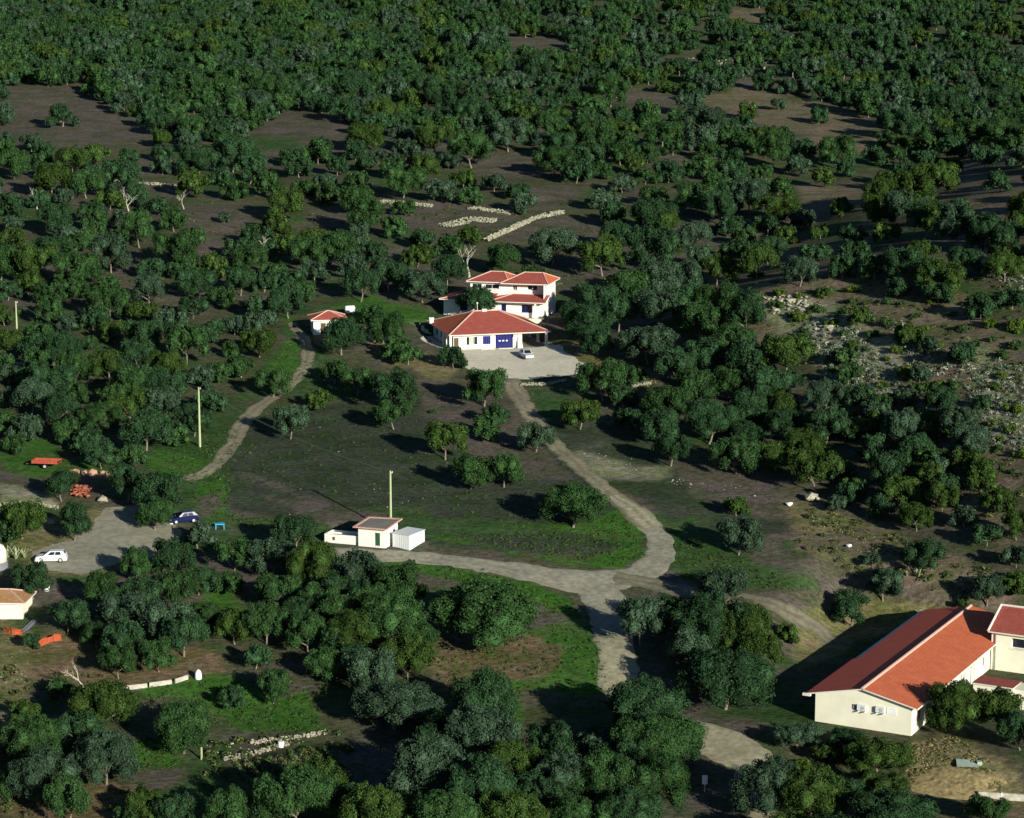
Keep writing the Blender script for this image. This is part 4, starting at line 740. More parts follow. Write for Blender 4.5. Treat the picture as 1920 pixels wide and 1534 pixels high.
# agaves
def agave(px, py, s, label, nl=16, seed=0):
    rnd = random.Random(seed); mb = MB()
    for i in range(nl):
        a = i * 2.4; t = rnd.uniform(.15, .75); L_ = s * rnd.uniform(.8, 1.15); dx, dy = math.cos(a), math.sin(a); wd = s * .07; px_, py_ = -dy, dx; pr = None
        for k in range(5):
            f = k / 4; r_ = L_ * t * f; z = L_ * (1 - t * .6) * (f - .25 * f * f * t) ; w_ = wd * (1 - f) * (1.2 if k else .9) + .005
            cur = [(dx * r_ + px_ * w_, dy * r_ + py_ * w_, z), (dx * r_ * .9, dy * r_ * .9, z - wd * .5), (dx * r_ - px_ * w_, dy * r_ - py_ * w_, z)]
            if pr: mb.poly([pr[0], cur[0], cur[1], pr[1]]); mb.poly([pr[1], cur[1], cur[2], pr[2]])
            pr = cur
    o = mb.build('agave', M['agave']); o.location = G(px, py); tag(o, label, 'agave', 'spiky agaves')
agave(14, 1046, 2.2, 'tall yellow-green agave right of the cream cistern', 14, 1); agave(30, 1048, 2.4, 'tall grey-green agave second from the cream cistern', 14, 2); agave(46, 1046, 1.6, 'broad pale agave third from the cream cistern', 20, 3)
agave(1722, 1082, 1.7, 'spiky pale agave at the foot of the dark bush on the right slope', 22, 5); agave(1700, 1080, 1.1, 'smaller agave left of the spiky pale agave on the right slope', 18, 6)

# ------------------------------------------------------------------ trees
def lobes_for(rnd, K, flat):
    out = []; wx = rnd.uniform(.9, 1.12)
    for i in range(K):
        a = rnd.uniform(0, 2 * math.pi); r = .38 * math.sqrt(rnd.random()) if i > K * .45 else rnd.uniform(.26, .42)
        if i > K * .45: z = .42 + flat * math.sqrt(max(0, 1 - (r / .47) ** 2)) * rnd.uniform(.7, 1.1) - .10
        else: z = .30 + rnd.uniform(-.10, .17)
        out.append((r * math.cos(a) * wx, r * math.sin(a), z, rnd.uniform(.085, .165)))
    out.append((0, 0, .40, .2)); base = list(out)
    for i in range(int(K * 2.2)):          # small sprays of leaves standing off the main clumps
        x, y, z, r = rnd.choice(base); a = rnd.uniform(0, 6.283); e = rnd.uniform(-.3, 1.4); q = r * rnd.uniform(.85, 1.08)
        out.append((x + q * math.cos(a) * math.cos(e), y + q * math.sin(a) * math.cos(e), z + q * math.sin(e), rnd.uniform(.03, .062)))
    return out
ICV = np.array([list(v) for v in ICO_V]); ICF = np.array(ICO_F)
def crown_arrays(seed, K, nleaf, ls, flat=.26, dz=0):
    rnd = random.Random(seed); rg = np.random.default_rng(seed); lob = np.array(lobes_for(rnd, K, flat)); lob[:, 2] += dz
    wts = lob[:, 3] ** 1.7; wts /= wts.sum(); idx = rg.choice(len(lob), nleaf * 2, p=wts)
    d = rg.normal(size=(nleaf * 2, 3)); d[:, 2] += .25; d /= np.linalg.norm(d, axis=1)[:, None]
    c = lob[idx, :3]; r = lob[idx, 3]; p = c + d * (r * (.86 + .26 * rg.random(nleaf * 2)))[:, None]
    ok = np.ones(len(p), bool)
    for j in range(len(lob)):
        q = np.linalg.norm(p - lob[j, :3], axis=1) < lob[j, 3] * .8; ok &= ~(q & (idx != j))
    ok &= p[:, 2] > .08; p = p[ok][:nleaf]; d = d[ok][:nleaf]
    nrm = d + rg.normal(size=d.shape) * .45; nrm /= np.linalg.norm(nrm, axis=1)[:, None]
    up = rg.normal(size=d.shape); t1 = np.cross(nrm, up); t1 /= np.linalg.norm(t1, axis=1)[:, None]; t2 = np.cross(nrm, t1)
    s = (ls * (.6 + .8 * rg.random(len(p))))[:, None]; s2 = s * (.5 + .5 * rg.random((len(p), 1)))
    V = np.stack([p - t1 * s, p - t2 * s2, p + t1 * s, p + t2 * s2], 1).reshape(-1, 3); F = np.arange(len(V)).reshape(-1, 4)
    # shaded inner mass of each clump (triangles written as quads with a doubled corner avoided by pairing)
    CV = []; CF = []; n = len(V)
    for x, y, z, rr in lob:
        if rr < .08: continue
        th = np.linspace(0, 2 * math.pi, 7)[:-1]; rings = []
        for ph, k in ((-.9, .55), (-.3, .95), (.35, .95), (.95, .5)):
            CV += [(x + math.cos(t) * rr * .74 * k, y + math.sin(t) * rr * .74 * k, z + ph * rr * .70) for t in th]
            rings.append(n + len(CV) - 6)
        for a, b in zip(rings[:-1], rings[1:]):
            CF += [(a + i, a + (i + 1) % 6, b + (i + 1) % 6, b + i) for i in range(6)]
        b = rings[-1]; CF += [(b, b + 1, b + 2, b + 3), (b, b + 3, b + 4, b + 5)]
    V = np.concatenate([V, np.array(CV)]); F = np.concatenate([F, np.array(CF)]); return V, F, lob
def trunk_mb(seed, lob, fork=True, k=6):
    rnd = random.Random(seed + 99); mb = MB(); lean = (rnd.uniform(-.05, .05), rnd.uniform(-.04, .04)); top = (lean[0], lean[1], .16)
    mb.tube([(0, 0, -.05), (0, 0, .01), (lean[0] * .6, lean[1] * .6, .08), top], [.030, .022, .018, .017], k)
    order = sorted(range(len(lob)), key=lambda i: -lob[i][3])[: (6 if fork else 3)]
    for i in order:
        x, y, z, r = lob[i]; m = (lean[0] + (x - lean[0]) * .45 + rnd.uniform(-.03, .03), lean[1] + (y - lean[1]) * .45, +.16 + (z - .16) * .55)
        mb.tube([top, m, (x, y, z)], [.015, .010, .004], 5 if fork else 4)
    return mb
XL = []
for s in range(4):
    V, F, lob = crown_arrays(50 + s, 32 + s * 3, 14000, .0100, (.24, .30, .22, .28)[s]); me = np_mesh('crown', V, F, [M['leaf']])
    tm = trunk_mb(s + 20, lob).build('trunk', M['bark'], smooth=True); COL.objects.unlink(tm); XL.append((me, tm.data)); bpy.data.objects.remove(tm)
HI = []
for s in range(12):
    V, F, lob = crown_arrays(100 + s, 17 + s % 5 * 3, 6500, .0145, (.22, .28, .32, .25)[s % 4]); me = np_mesh('crown', V, F, [M['leaf']])
    tm = trunk_mb(s, lob).build('trunk', M['bark'], smooth=True); COL.objects.unlink(tm); HI.append((me, tm.data)); bpy.data.objects.remove(tm)
# smaller, coarser forms for mid-size trees
MI = []
for s in range(10):
    V, F, lob = crown_arrays(300 + s, 18 + s % 4 * 2, 3600, .019, (.22, .28, .32, .25)[s % 4], -.05); me = np_mesh('crown', V, F, [M['leaf']])
    tm = trunk_mb(s + 40, lob).build('trunk', M['bark'], smooth=True); COL.objects.unlink(tm); MI.append((me, tm.data)); bpy.data.objects.remove(tm)
LO = []
for s in range(10):
    V, F, lob = crown_arrays(500 + s, 17 + s % 3 * 2, 1500, .028, (.22, .28, .32, .25)[s % 4], -.08); tb_ = trunk_mb(s + 70, lob, False, 4); LO.append((V, F, np.array(tb_.v), [f for f in tb_.f if len(f) == 4]))

TREES = [  # photo crown centre x, y, crown width (px)
(118,215,58),(205,186,28),
(15,540,60),(95,545,62),(142,542,60),(205,535,62),(281,545,76),(130,603,52),(270,582,66),(163,640,42),(215,618,62),(320,603,66),(350,648,92),(440,608,52),(487,640,75),(433,655,36),(205,682,82),(65,650,66),(410,697,52),(512,718,68),(545,792,78),(597,745,54),(628,696,58),(310,722,78),(305,762,82),(210,738,66),(145,735,56),(60,748,80),(190,780,76),(275,808,92),(365,790,70),(330,812,56),(125,805,62),(50,800,66),(28,830,56),(190,852,68),(115,910,74),(240,908,82),(302,922,98),(290,965,72),(140,985,74),(42,975,88),(10,990,60),(370,1003,62),(553,997,92),(15,700,50),(20,745,50),(0,790,60),(395,750,60),(250,850,55),
(677,537,72),(792,537,76),(898,566,84),(640,632,84),(720,617,84),(765,662,56),(742,650,58),(850,670,54),(670,716,68),(735,737,88),(738,775,76),(908,727,88),(930,775,54),(912,800,64),(835,827,88),(1005,817,76),(883,886,80),(945,880,84),(1075,932,142),(1088,773,80),(1130,715,92),(1175,778,62),(1168,742,60),(1250,752,92),(1240,800,88),(1258,843,78),(700,585,52),
(1110,560,86),(1100,607,96),(1180,542,88),(1235,577,96),(1215,640,104),(1160,590,80),(1290,570,80),(1315,602,96),(1325,665,96),(1270,690,86),(1405,680,92),(1435,722,88),(1487,706,46),(1330,790,108),(1380,850,94),(1300,742,82),(1400,775,80),(1545,750,80),(1548,800,84),(1470,800,82),(1505,842,86),(1530,885,94),(1455,855,70),(1655,755,54),(1690,805,84),(1655,790,64),(1788,785,62),(1820,825,74),(1812,862,62),(1715,840,76),(1619,845,36),(1670,885,86),(1690,922,82),(1733,900,72),(1575,878,60),(1600,920,60),(1750,850,66),(1620,800,56),(1718,966,74),(1808,966,56),(1872,930,66),(1905,985,70),(1380,946,54),(1385,1008,82),(1568,940,42),(1765,935,70),(1610,740,60),(1700,745,60),(1740,790,60),(1850,880,60),(1590,700,50),
(62,1090,84),(128,1155,86),(190,1116,78),(255,1063,70),(322,1050,88),(372,1087,72),(330,1103,80),(240,1150,104),(305,1168,96),(235,1205,86),(345,1192,98),(222,1243,74),(440,1178,76),(500,1172,92),(578,1188,92),(115,1288,56),(195,1332,128),(345,1368,112),(437,1302,58),(513,1290,72),(60,1400,108),(85,1463,108),(200,1428,110),(275,1508,74),(560,1505,126),(5,1395,56),(440,1037,80),(512,1040,92),(592,1067,106),(430,1085,60),(520,1105,90),(640,1100,80),(640,1150,90),(150,1380,80),(45,1330,60),(60,1200,40),
(672,1078,96),(752,1093,102),(912,1132,196),(735,1172,126),(670,1190,106),(785,1187,76),(665,1237,80),(740,1307,150),(610,1245,80),(905,1322,116),(900,1392,130),(1035,1412,98),(1118,1400,78),(1205,1332,136),(1210,1402,136),(1258,1392,120),(800,1462,128),(897,1502,130),(1130,1477,120),(1225,1477,122),(655,1512,84),(1010,1500,100),(745,1525,100),
(1200,1170,98),(1252,1152,98),(1352,1093,92),(1330,1167,130),(1392,1182,108),(1360,1268,156),(1422,1222,86),(1290,1225,90),(1478,1187,46),(1597,1142,80),(1655,1096,76),(1635,1048,36),(1730,1042,76),(1850,1106,76),(1908,1086,62),(1808,1130,30),
(1497,1372,84),(1585,1380,78),(1645,1408,126),(1555,1400,66),(1790,1332,106),(1870,1338,96),(1912,1375,80),(1440,1482,116),(1520,1497,118),(1672,1518,146),(1570,1468,84),(1272,1410,80),(1655,1465,84),(1850,1520,80),
(240,1530,60),(430,1530,80),(330,1525,70),(960,1440,110),(1060,1475,110),(825,1395,90),(700,1545,120),(830,1550,120),(960,1550,120),(1080,1550,110),(1185,1545,110),(1490,1565,140),(1560,1600,130),(130,1505,96),(0,1470,70),
(270,1112,80),(182,1190,68),(385,1160,70),(298,1232,70),(560,1140,80),(700,1125,90),(600,1122,80),(640,1200,88),(765,1240,88),(690,1262,100),(480,1230,60),(1130,1400,90),(1160,1450,100),(600,1480,90),
(1305,368,80),(1350,391,76),(1405,368,80),(1455,391,78),(1310,482,60),(1278,520,78),(1228,528,88),(1228,410,86),(1420,490,78),(1396,440,50),(1500,510,68),(1578,390,44),(1538,432,40),(1597,441,58),(1647,400,68),(1650,362,78),(1715,378,96),(1738,414,80),(1793,428,86),(1848,437,80),(1893,450,80),(1697,496,84),(1747,514,80),(1683,537,48),(1760,546,58),(1806,491,70),(1884,500,70),(1838,574,58),(1898,555,64),(1610,592,46),(1706,628,54),(1802,660,58),(1742,646,40),(1656,756,58),(1724,697,48),(1761,751,70),(1838,751,44),(1793,792,84),(1815,824,84),(1640,770,56),(1600,800,56),(1640,840,66),(1760,800,64),(1750,880,64),(1775,905,64),(1840,900,56),(1650,950,56),(1600,905,48),
(1850,1000,60),(1905,1040,60),(1120,640,70),(1075,590,50),(1190,700,50),
# around the upper clearings
(537,383,80),(500,345,66),(660,170,70),(265,175,52),(400,215,66),(440,205,60),(90,140,56),(640,205,60),(560,180,56),(75,372,44),(120,365,42),(360,440,60),(420,405,30),(700,470,60),(840,230,60),(1150,400,66),(1130,370,60),(1240,420,70),(905,395,0),(760,385,44),(740,425,52),(1050,355,0),(1535,215,42),(1460,195,30),(1400,205,44),(1395,230,36),(1690,265,44),(1640,290,50),(1875,338,54),(1545,330,52),(1575,385,40),(1800,620,0),(1765,520,88),(1700,625,48),(1640,500,60),(1580,500,60),(1530,470,60),(1440,470,70),(1440,415,60),(1340,340,60),(1370,370,66),(1760,420,70),(1700,390,80),(1650,360,70),(1840,440,60),(1885,480,60),
(985,105,50),(1000,150,40),(1050,100,0)]
TREES = [t for t in TREES if t[2] > 0]
SHRUBS = [(1415,550,36),(1412,592,38),(1585,620,26),(1575,658,74),(1808,610,32),(1802,660,54),(1840,570,52),(1685,540,36),(1653,717,30),(1845,750,40),(1625,592,38),(1750,642,34),(1735,612,28),(1912,602,50),(1900,545,56),(813,768,22),(1500,1427,52),(480,277,18),(1585,655,40),(1600,650,30),(1740,720,44),(1700,700,36),(1765,715,34),(1830,640,30),(1855,600,36),(1880,660,36),(1900,760,40),(1870,720,30),(1660,560,30),(1455,565,36),(1490,585,30),(1530,575,36),(1550,540,40),(1580,580,30),(1640,620,30),(1620,650,26),(1560,690,26),(1610,770,30),(1650,980,0),(1460,545,30),(1545,545,30),(1500,590,40),(1560,600,30),(1700,690,40),(1720,720,40),(1680,650,30),(1880,700,30),(1900,640,40),(1790,715,40),(1860,790,30),(1740,560,26),(1600,560,26),(1540,1000,16),(85,895,0),(655,1400,30),(1600,640,30),(1660,600,34),(1770,600,0),(1420,510,34),(1380,500,36),(1490,510,40),(1330,480,44),(1280,500,50),(1270,455,40)]
SHRUBS = [t for t in SHRUBS if t[2] > 0]
rnd = random.Random(11)
# dense oak wood on the upper slope: scattered between the clearings
HOLES = CLEAR + [[(892, 448), (950, 405), (1065, 380), (1075, 412), (1010, 450), (930, 485)], [(665, 372), (815, 375), (815, 392), (665, 392)], [(870, 384), (970, 390), (970, 408), (870, 402)], [(825, 405), (940, 400), (940, 425), (825, 435)], [(210, 335), (335, 342), (335, 355), (210, 350)], [(1420, 540), (1560, 560), (1700, 640), (1720, 790), (1600, 790), (1500, 660), (1410, 600)]]
nl = len(TREES); cand = []; grid = {}
def add_t(x, y, w): TREES.append((x, y, w)); grid.setdefault((int(x // 60), int(y // 40)), []).append((x, y, w))
for t in list(TREES): grid.setdefault((int(t[0] // 60), int(t[1] // 40)), []).append(t)
_cx = np.array([rnd.uniform(-60, 1980) for _ in range(45000)]); _cy = np.array([-60 + 610 * rnd.random() for _ in range(45000)])
_x, _y, _z = ground_many(_cx, np.maximum(_cy, -70) + 12); _s = proj(_x, _y, _z)[2]; _big = fbm(_cx / 160, _cy / 90, 71, 3)
for i in range(len(_cx)):
    x, y, s = _cx[i], _cy[i], _s[i]; w = rnd.uniform(5.2, 10.2) * s
    if y > 515 and not (x < 560 and y < 530): continue
    if any(min(q[1] for q in p) - 20 < y < max(q[1] for q in p) + 20 and bool(inside(np.array([x, x]), np.array([y + w * .36, y - w * .05]), p).any()) for p in HOLES): continue
    sp = .84 if y < 260 else 1.08
    if 330 < y and 900 < x < 1250: sp = 1.3
    if 300 < y and 500 < x < 900: sp = 1.2
    sp *= .82 + .75 * _big[i] if not (x < 700 and y < 170) else .85
    bad = False
    for a in (-2, -1, 0, 1, 2):
        for b in (-2, -1, 0, 1, 2):
            for (u, v, w2) in grid.get((int(x // 60) + a, int(y // 40) + b), ()):
                if ((x - u) / (.33 * (w + w2) * sp)) ** 2 + ((y - v) / (.165 * (w + w2) * sp)) ** 2 < 1: bad = True; break
            if bad: break
        if bad: break
    if not bad: add_t(x, y, w)
ZONES = [([(0, 520), (560, 520), (600, 560), (520, 600), (480, 650), (470, 700), (390, 730), (420, 780), (370, 825), (260, 840), (200, 870), (100, 815), (0, 820)], 900, 5.0, 8.5),
 ([(1080, 560), (1330, 520), (1480, 660), (1500, 750), (1300, 700), (1180, 650)], 300, 6, 8.5), ([(1230, 720), (1560, 700), (1760, 940), (1560, 900), (1300, 830)], 400, 5.5, 8), ([(1620, 800), (1850, 780), (1900, 960), (1700, 960)], 200, 5, 8), ([(640, 470), (860, 470), (840, 545), (700, 550), (620, 520)], 200, 6, 8.5)]
for zp, n_, w0_, w1_ in ZONES:
    a_ = np.array(zp, float); X_ = np.array([rnd.uniform(a_[:, 0].min(), a_[:, 0].max()) for _ in range(n_)]); Y_ = np.array([rnd.uniform(a_[:, 1].min(), a_[:, 1].max()) for _ in range(n_)]); ok_ = inside(X_, Y_ + 20, zp)
    gx_, gy_, gz_ = ground_many(X_, Y_ + 20); S_ = proj(gx_, gy_, gz_)[2]
    for x, y, s, o_ in zip(X_, Y_, S_, ok_):
        w = rnd.uniform(w0_, w1_) * s
        if o_ and all(((x - u) / (.33 * (w + w2))) ** 2 + ((y - v) / (.22 * (w + w2))) ** 2 > 1 for u, v, w2 in TREES): add_t(float(x), float(y), float(w))
print('trees listed', nl, 'total', len(TREES))
# a few shrubs sown over the open hillside at right
for _ in range(900):
    x, y = rnd.uniform(1400, 1920), rnd.uniform(480, 1060)
    if not bool(inside(np.array([x]), np.array([y]), [(1400, 520), (1600, 470), (1920, 560), (1920, 1060), (1840, 900), (1760, 720), (1600, 640), (1500, 620)])[0]): continue
    w = rnd.uniform(12, 42)
    if all(abs(x - u) > .5 * (w + w2) or abs(y - v) > .36 * (w + w2) for u, v, w2 in SHRUBS + TREES[:nl]): SHRUBS.append((x, y, w))
SHRUBS += [(rnd.uniform(1280, 1480), rnd.uniform(930, 1000), rnd.uniform(6, 10)) for _ in range(0)]

LMK = [('the cream cistern', 0, 1045), ('the white hatchback', 97, 1042), ('the tan-roofed hut', 25, 1130), ('the red trailer', 88, 870), ('the left-edge pole', 33, 612), ('the track pole', 375, 785), ('the dark blue car', 344, 970), ('the blue table', 412, 985),
 ('the white cabin', 700, 1000), ('the white container', 768, 1015), ('the single-storey villa', 910, 620), ('the two-storey villa', 950, 555), ('the silver car', 987, 662), ('the small tiled outbuilding', 610, 605), ('the white water tank', 656, 583), ('the long hall', 1690, 1260), ('the taller cream wing', 1890, 1190),
 ('the white sack', 372, 1265), ('the vine rows', 520, 1440), ('the straw mound', 1795, 1462), ('the white box on a post', 1321, 1468), ('the diagonal stone wall', 985, 425), ('the long pale stone wall', 740, 384), ('the road junction', 1110, 1090), ('the sandy road bend', 1190, 960), ('the pale hillside scrub', 1630, 710), ('the big pale boulder', 1520, 935), ('the white trough', 1480, 945), ('the dead tree behind the villas', 870, 495), ('the bare dead oak', 243, 378), ('the reddish clearing', 920, 1230), ('the upper left clearing', 150, 225), ('the upper right clearing', 1580, 240), ('the right-edge clearing', 1850, 370), ('the spiky pale agave', 1722, 1075), ('the grass clearing high on the left', 560, 250), ('the grey field', 640, 880)]
DIRS = ['right of', 'above right of', 'above', 'above left of', 'left of', 'below left of', 'below', 'below right of']
ORD = ['nearest', 'second nearest', 'third nearest', 'fourth nearest', 'fifth nearest', 'sixth nearest', 'seventh nearest', 'eighth nearest', 'ninth nearest', 'tenth nearest'] + ['%dth nearest' % k if k % 10 not in (1, 2, 3) or 10 < k < 20 else '%d%s nearest' % (k, ('st', 'nd', 'rd')[k % 10 - 1]) for k in range(11, 80)]
TREES.sort(key=lambda t: -t[2]); NT = 296
def bucket_labels(items, noun, looks):
    bk = {}
    for i, (x, y, w) in enumerate(items):
        j = min(range(len(LMK)), key=lambda k: (x - LMK[k][1]) ** 2 + ((y - LMK[k][2]) * 1.2) ** 2); dx, dy = x - LMK[j][1], LMK[j][2] - y; d = DIRS[int(round(math.degrees(math.atan2(dy, dx)) / 45)) % 8]; bk.setdefault((j, d), []).append((math.hypot(dx, dy), i))
    out = {}
    for (j, d), L_ in bk.items():
        L_.sort()
        for k, (_, i) in enumerate(L_):
            out[i] = '%s %s %s %s' % (looks[i], noun, d, LMK[j][0]) if len(L_) == 1 else '%s %s %s, %s' % (looks[i], noun, d + ' ' + LMK[j][0], ORD[k])
    return out
def tree_tint(x, y, r1, r2):
    if 900 < x < 925 and 1120 < y < 1140: r1 = .6
    if r1 < .16: c, n = (.040, .074, .038), 'grey-green'
    elif r1 > .88 or (x > 1400 and y > 330 and r1 > .6): c, n = (.038, .072, .016), 'olive green'
    elif r1 > .5: c, n = (.031, .071, .021), 'mid green'
    else: c, n = (.027, .062, .024), 'dark green'
    k = .85 + .35 * r2; return (c[0] * k * .92, c[1] * k * .90, c[2] * k * 1.0), n
def place_info(items, base_k=.40):
    a = np.array(items, float); x, y, z = ground_many(a[:, 0], a[:, 1] + a[:, 2] * base_k); s = proj(x, y, z)[2]; return x, y, z, a[:, 2] / s * np.clip(1.04 + (a[:, 1] - 1150) / 300 * .08, 1.04, 1.12)
def zsc(t, rs):
    k = rs.uniform(1.0, 1.25)
    if t[2] > 170: return .84
    if t[2] > 150: return .95
    if t[2] > 138: return .80
    if 1480 < t[0] < 1720 and 1360 < t[1] < 1480: return .78
    if t[1] > 1220 and t[2] > 85: k = rs.uniform(1.1, 1.3)
    return k
tx, ty, tz, tw = place_info(TREES); looks = []; tints = []
for i, t in enumerate(TREES):
    c, n = tree_tint(t[0], t[1], rnd.random(), rnd.random()); tints.append(c); sz = 'broad' if tw[i] > 10.5 else 'small' if tw[i] < 5.8 else 'rounded'; looks.append(sz + ' ' + n)
# sparse look labels only for the single trees; sorted by size in the photo
lab = bucket_labels(TREES[:NT], 'oak', looks)
for i in range(NT):
    cm, tm = (XL[i % 4] if TREES[i][2] > 104 else HI[i % 12] if TREES[i][2] > 60 else MI[i % 10]); rs = random.Random(i)
    e = thing('oak_tree', (tx[i], ty[i], tz[i] - .05), rs.uniform(0, 6.28), lab[i], 'tree', 'evergreen oaks scattered over the hillside')
    e.scale = (tw[i], tw[i] * rs.uniform(.88, 1.12), tw[i] * zsc(TREES[i], rs))
    c = bpy.data.objects.new('crown', cm); COL.objects.link(c); c.parent = e; c.color = (*tints[i], 1)
    t = bpy.data.objects.new('trunk', tm); COL.objects.link(t); t.parent = e
# the rest of the wood, one mass
Vs = []; Fs = []; Cs = []; Ms = []; off_ = 0
for i in range(NT, len(TREES)):
    V, F, TV, TF = LO[i % 10]; rs = random.Random(i); a = rs.uniform(0, 6.28); c, s = math.cos(a), math.sin(a); k = tw[i]; kz = k * zsc(TREES[i], rs)
    for vv, ff, mi in ((V, F, 0), (TV, np.array(TF), 1)):
        q = np.stack([(vv[:, 0] * c - vv[:, 1] * s) * k + tx[i], (vv[:, 0] * s + vv[:, 1] * c) * k + ty[i], vv[:, 2] * kz + tz[i] - .05], 1)
        Vs.append(q); Fs.append(ff + off_); off_ += len(q); Cs.append(np.tile(tints[i], (len(q), 1))); Ms.append(np.full(len(ff), mi))
if Vs:
    o = bpy.data.objects.new('oak_wood', np_mesh('oak_wood', np.concatenate(Vs), np.concatenate(Fs), [M['leafs'], M['bark']], col=np.concatenate(Cs), mi=np.concatenate(Ms))); COL.objects.link(o); tag(o, 'dense wood of smaller evergreen oaks covering the far slope and filling gaps', 'oak wood', kind='stuff')
# shrubs
SH = []
for s in range(6):
    V, F, lob = crown_arrays(700 + s, 10, 900, .034, .24); V = V.copy(); V[:, 2] = (V[:, 2] - .30) * 1.0; SH.append(np_mesh('foliage', V, F, [M['leaf']]))
sx, sy, sz_, sw = place_info(SHRUBS, .3); sl = []; sc_ = []
for i in range(len(SHRUBS)):
    r_ = rnd.random(); sl.append(('low olive' if r_ > .55 else 'low dark green') if sw[i] < 4 else ('wide olive' if r_ > .55 else 'wide dark green')); sc_.append((.055, .09, .016) if r_ > .55 else (.036, .07, .024))
lb = bucket_labels(SHRUBS, 'shrub', sl)
for i in range(len(SHRUBS)):
    o = bpy.data.objects.new('shrub', SH[i % 6]); COL.objects.link(o); o.location = (sx[i], sy[i], sz_[i]); o.rotation_euler = (0, 0, i * 1.7); k = sw[i]; o.scale = (k, k, k * .95); o.color = (*sc_[i], 1); tag(o, lb[i], 'shrub', 'shrubs on the hillside')

# dead trees
def dead_tree(px, py, h, label, seed, lean=0):
    rnd = random.Random(seed); p = G(px, py); mb = MB()
    def br(a, d, L_, r, n):
        pts = [a]; q = a.copy(); dd = d.copy()
        for _ in range(3): dd = (dd + Vector((rnd.uniform(-.3, .3), rnd.uniform(-.3, .3), rnd.uniform(-.1, .15)))).normalized(); q = q + dd * L_ / 3; pts.append(q.copy())
        mb.tube(pts, [r, r * .85, r * .7, r * .45], 5)
        if n: [br(pts[rnd.choice((2, 3))], (dd + Vector((rnd.uniform(-.9, .9), rnd.uniform(-.9, .9), rnd.uniform(-.1, .5)))).normalized(), L_ * .65, r * .5, n - 1) for _ in range(3)]
    br(Vector((0, 0, -.2)), Vector((lean, 0, 1)).normalized(), h * .5, h * .035, 3); o = mb.build('dead_tree', M['dead']); o.location = p; tag(o, label, 'dead tree', 'bleached dead trees')
dead_tree(243, 402, 5.5, 'bleached bare dead oak on the left slope', 1); dead_tree(880, 520, 6.5, 'white dead tree trunk leaning behind the two-storey villa', 2, -.35); dead_tree(70, 392, 4.5, 'bleached dead tree at far left of the slope', 3); dead_tree(345, 392, 4, 'small bleached snag right of the bare dead oak', 4)
dead_tree(160, 1300, 4, 'pale leafless tree at the left end of the white wall slabs', 7); dead_tree(488, 490, 5, 'thin bleached snag in the middle left wood', 8)
dead_tree(1352, 170 - 20, 5, 'bleached snag beside the pale rocks at upper right', 9)

# ------------------------------------------------------------------ stuff: stones, silvery scrub, vine rows, grass
def scatter_stones(name, polys, dens, r0, r1, m, label, seed):
    rnd = random.Random(seed); mb = MB()
    for poly in polys:
        a = np.array(poly, float); n = int(dens * len(polys)) if False else dens; c = 0; X = []; Y_ = []
        while c < n:
            x, y = rnd.uniform(a[:, 0].min(), a[:, 0].max()), rnd.uniform(a[:, 1].min(), a[:, 1].max())
            if bool(inside(np.array([x]), np.array([y]), poly)[0]): X.append(x); Y_.append(y); c += 1
        gx, gy, gz = ground_many(X, Y_)
        for x, y, z in zip(gx, gy, gz): r_ = rnd.uniform(r0, r1) * (2 if rnd.random() < .06 else 1); mb.rock((x, y, z + r_ * .2), r_, rnd, .6)
    tag(mb.build(name, m), label, 'stones', kind='stuff')
scatter_stones('pale_rocks', [[(1430, 552), (1510, 548), (1525, 585), (1450, 590)], [(1525, 598), (1565, 600), (1560, 622), (1530, 618)], [(1290, 102), (1440, 115), (1435, 132), (1290, 120)], [(1655, 175), (1745, 182), (1740, 195), (1655, 192)], [(1790, 460), (1850, 465), (1850, 500), (1800, 480)], [(1840, 475), (1865, 480), (1860, 500), (1840, 495)]], 90, .15, .5, M['stone'], 'pale limestone rocks cropping out on the hillside', 1)
scatter_stones('field_stones', [[(1090, 850), (1190, 850), (1230, 885), (1130, 880)], [(1250, 895), (1420, 915), (1430, 935), (1260, 912)], [(1480, 940), (1620, 960), (1900, 1100), (1600, 1060)], [(1560, 980), (1700, 1020), (1650, 1050), (1540, 1010)], [(440, 790), (1050, 820), (1100, 900), (700, 1000), (430, 950)], [(0, 1185), (60, 1200), (50, 1280), (0, 1290)], [(1690, 1400), (1780, 1400), (1780, 1480), (1690, 1480)], [(380, 1390), (560, 1380), (540, 1400), (390, 1420)]], 26, .04, .13, M['rockm'], 'small stones strewn over the fields', 2)
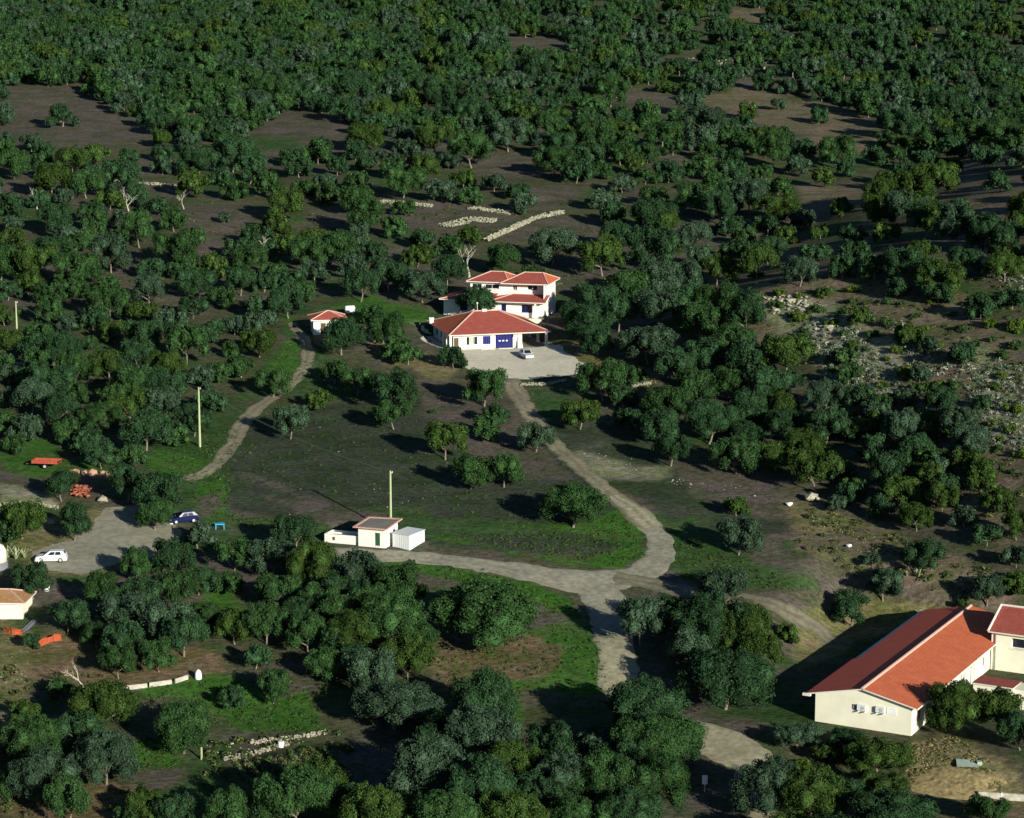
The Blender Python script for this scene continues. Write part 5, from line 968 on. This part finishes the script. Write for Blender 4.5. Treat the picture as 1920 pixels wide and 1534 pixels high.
def leaf_stuff(name, polys, counts, size, cols, label, cat, seed, m):
    rg = np.random.default_rng(seed); V = []; C = []
    for poly, n in zip(polys, counts):
        a = np.array(poly, float); X = rg.uniform(a[:, 0].min(), a[:, 0].max(), n * 4); Y_ = rg.uniform(a[:, 1].min(), a[:, 1].max(), n * 4); k = inside(X, Y_, poly); X, Y_ = X[k][:n], Y_[k][:n]
        gx, gy, gz = ground_many(X, Y_)
        for x, y, z in zip(gx, gy, gz):
            cc = np.array(cols[rg.integers(len(cols))]) * rg.uniform(.7, 1.2); r_ = size * rg.uniform(.5, 1.3); q = 26; d = rg.normal(size=(q, 3)); d[:, 2] = np.abs(d[:, 2]); d /= np.linalg.norm(d, axis=1)[:, None]
            p = np.array([x, y, z]) + d * r_ * np.array([1, 1, .8]); t1 = np.cross(d, rg.normal(size=(q, 3))); t1 /= np.linalg.norm(t1, axis=1)[:, None]; t2 = np.cross(d + .3 * t1, t1); s = r_ * .28
            V.append(np.stack([p - t1 * s, p - t2 * s * .6, p + t1 * s, p + t2 * s * .6], 1).reshape(-1, 3)); C.append(np.tile(cc, (q * 4, 1)))
    V = np.concatenate(V); C = np.concatenate(C); o = bpy.data.objects.new(name, np_mesh(name, V, np.arange(len(V)).reshape(-1, 4), [m], col=C)); COL.objects.link(o); tag(o, label, cat, kind='stuff')
leaf_stuff('silvery_scrub', [[(1520, 650), (1620, 640), (1690, 690), (1680, 760), (1620, 790), (1570, 740)], [(1480, 600), (1600, 600), (1640, 660), (1540, 665)], [(1790, 640), (1920, 690), (1920, 860), (1860, 830), (1800, 700)], [(1650, 580), (1780, 660), (1800, 720), (1700, 690)], [(1800, 460), (1920, 520), (1920, 560), (1820, 500)], [(0, 688), (160, 690), (165, 712), (20, 708)], [(1800, 240), (1860, 240), (1860, 280), (1800, 270)]], [330, 150, 300, 100, 100, 80, 60], .5, [(.14, .18, .12), (.18, .20, .15), (.10, .14, .085), (.24, .25, .19)], 'silvery grey-green scrub on the open hillside', 'scrub', 5, M['scrub'])
leaf_stuff('low_undergrowth', [[(1400, 480), (1920, 520), (1920, 1000), (1700, 960), (1560, 720), (1400, 600)], [(0, 380), (1300, 380), (1300, 520), (700, 560), (0, 560)], [(1500, 940), (1900, 1080), (1800, 1120), (1500, 1040)], [(0, 1250), (240, 1270), (240, 1534), (0, 1534)], [(380, 1390), (640, 1370), (660, 1534), (380, 1534)]], [420, 420, 120, 120, 160], .55, [(.05, .08, .025), (.07, .09, .03), (.09, .09, .04), (.04, .065, .022)], 'low undergrowth between the trees', 'undergrowth', 6, M['scrub'])
leaf_stuff('grass_tufts', [[(300, 840), (450, 800), (430, 960), (640, 1000), (420, 990), (330, 900)], [(580, 1046), (900, 1066), (1080, 1130), (1090, 1165), (800, 1076)], [(780, 1000), (1165, 1062), (1212, 1040), (1160, 950), (1100, 1000)], [(790, 1180), (1120, 1170), (1150, 1300), (980, 1290), (970, 1400), (780, 1240)], [(240, 1285), (560, 1270), (610, 1370), (480, 1380), (260, 1312)], [(1250, 1000), (1420, 1060), (1530, 1110), (1285, 1095)], [(500, 700), (560, 600), (650, 690), (560, 740)], [(430, 900), (460, 800), (800, 760), (1050, 850), (1200, 1000), (700, 980)], [(235, 1385), (340, 1385), (350, 1440), (240, 1450)]], [420, 260, 420, 420, 380, 240, 180, 500, 160], .24, [(.045, .09, .02), (.05, .10, .022), (.06, .075, .03), (.04, .07, .025)], 'tufts of short grass', 'grass', 7, M['scrub'])
leaf_stuff('dry_grass', [[(1700, 1445), (1790, 1436), (1850, 1440), (1885, 1480), (1720, 1482)], [(1690, 1395), (1790, 1380), (1860, 1430), (1700, 1435)], [(1180, 705), (1240, 712), (1230, 735), (1150, 715)]], [900, 200, 60], .24, [(.21, .175, .08), (.17, .15, .07), (.10, .12, .045), (.24, .20, .10)], 'dry yellow grass tufts over the straw-coloured bank at bottom right', 'grass', 17, M['scrub'])
# vine rows
vv = []
for r_ in range(9):
    x0, y0 = 440 + r_ * 21, 1432 - r_ * 3.5; x1, y1 = x0 + 48, y0 + 52
    for k in range(26): vv.append((x0 + (x1 - x0) * k / 25, y0 + (y1 - y0) * k / 25))
leaf_stuff('vine_rows', [[(x - 3, y - 2), (x + 3, y - 2), (x + 3, y + 2), (x - 3, y + 2)] for x, y in vv], [4] * len(vv), .30, [(.08, .13, .035), (.06, .10, .03), (.13, .14, .08)], 'green vine rows running down the plot at lower left', 'vines', 8, M['scrub'])
print('objects', len(bpy.data.objects))
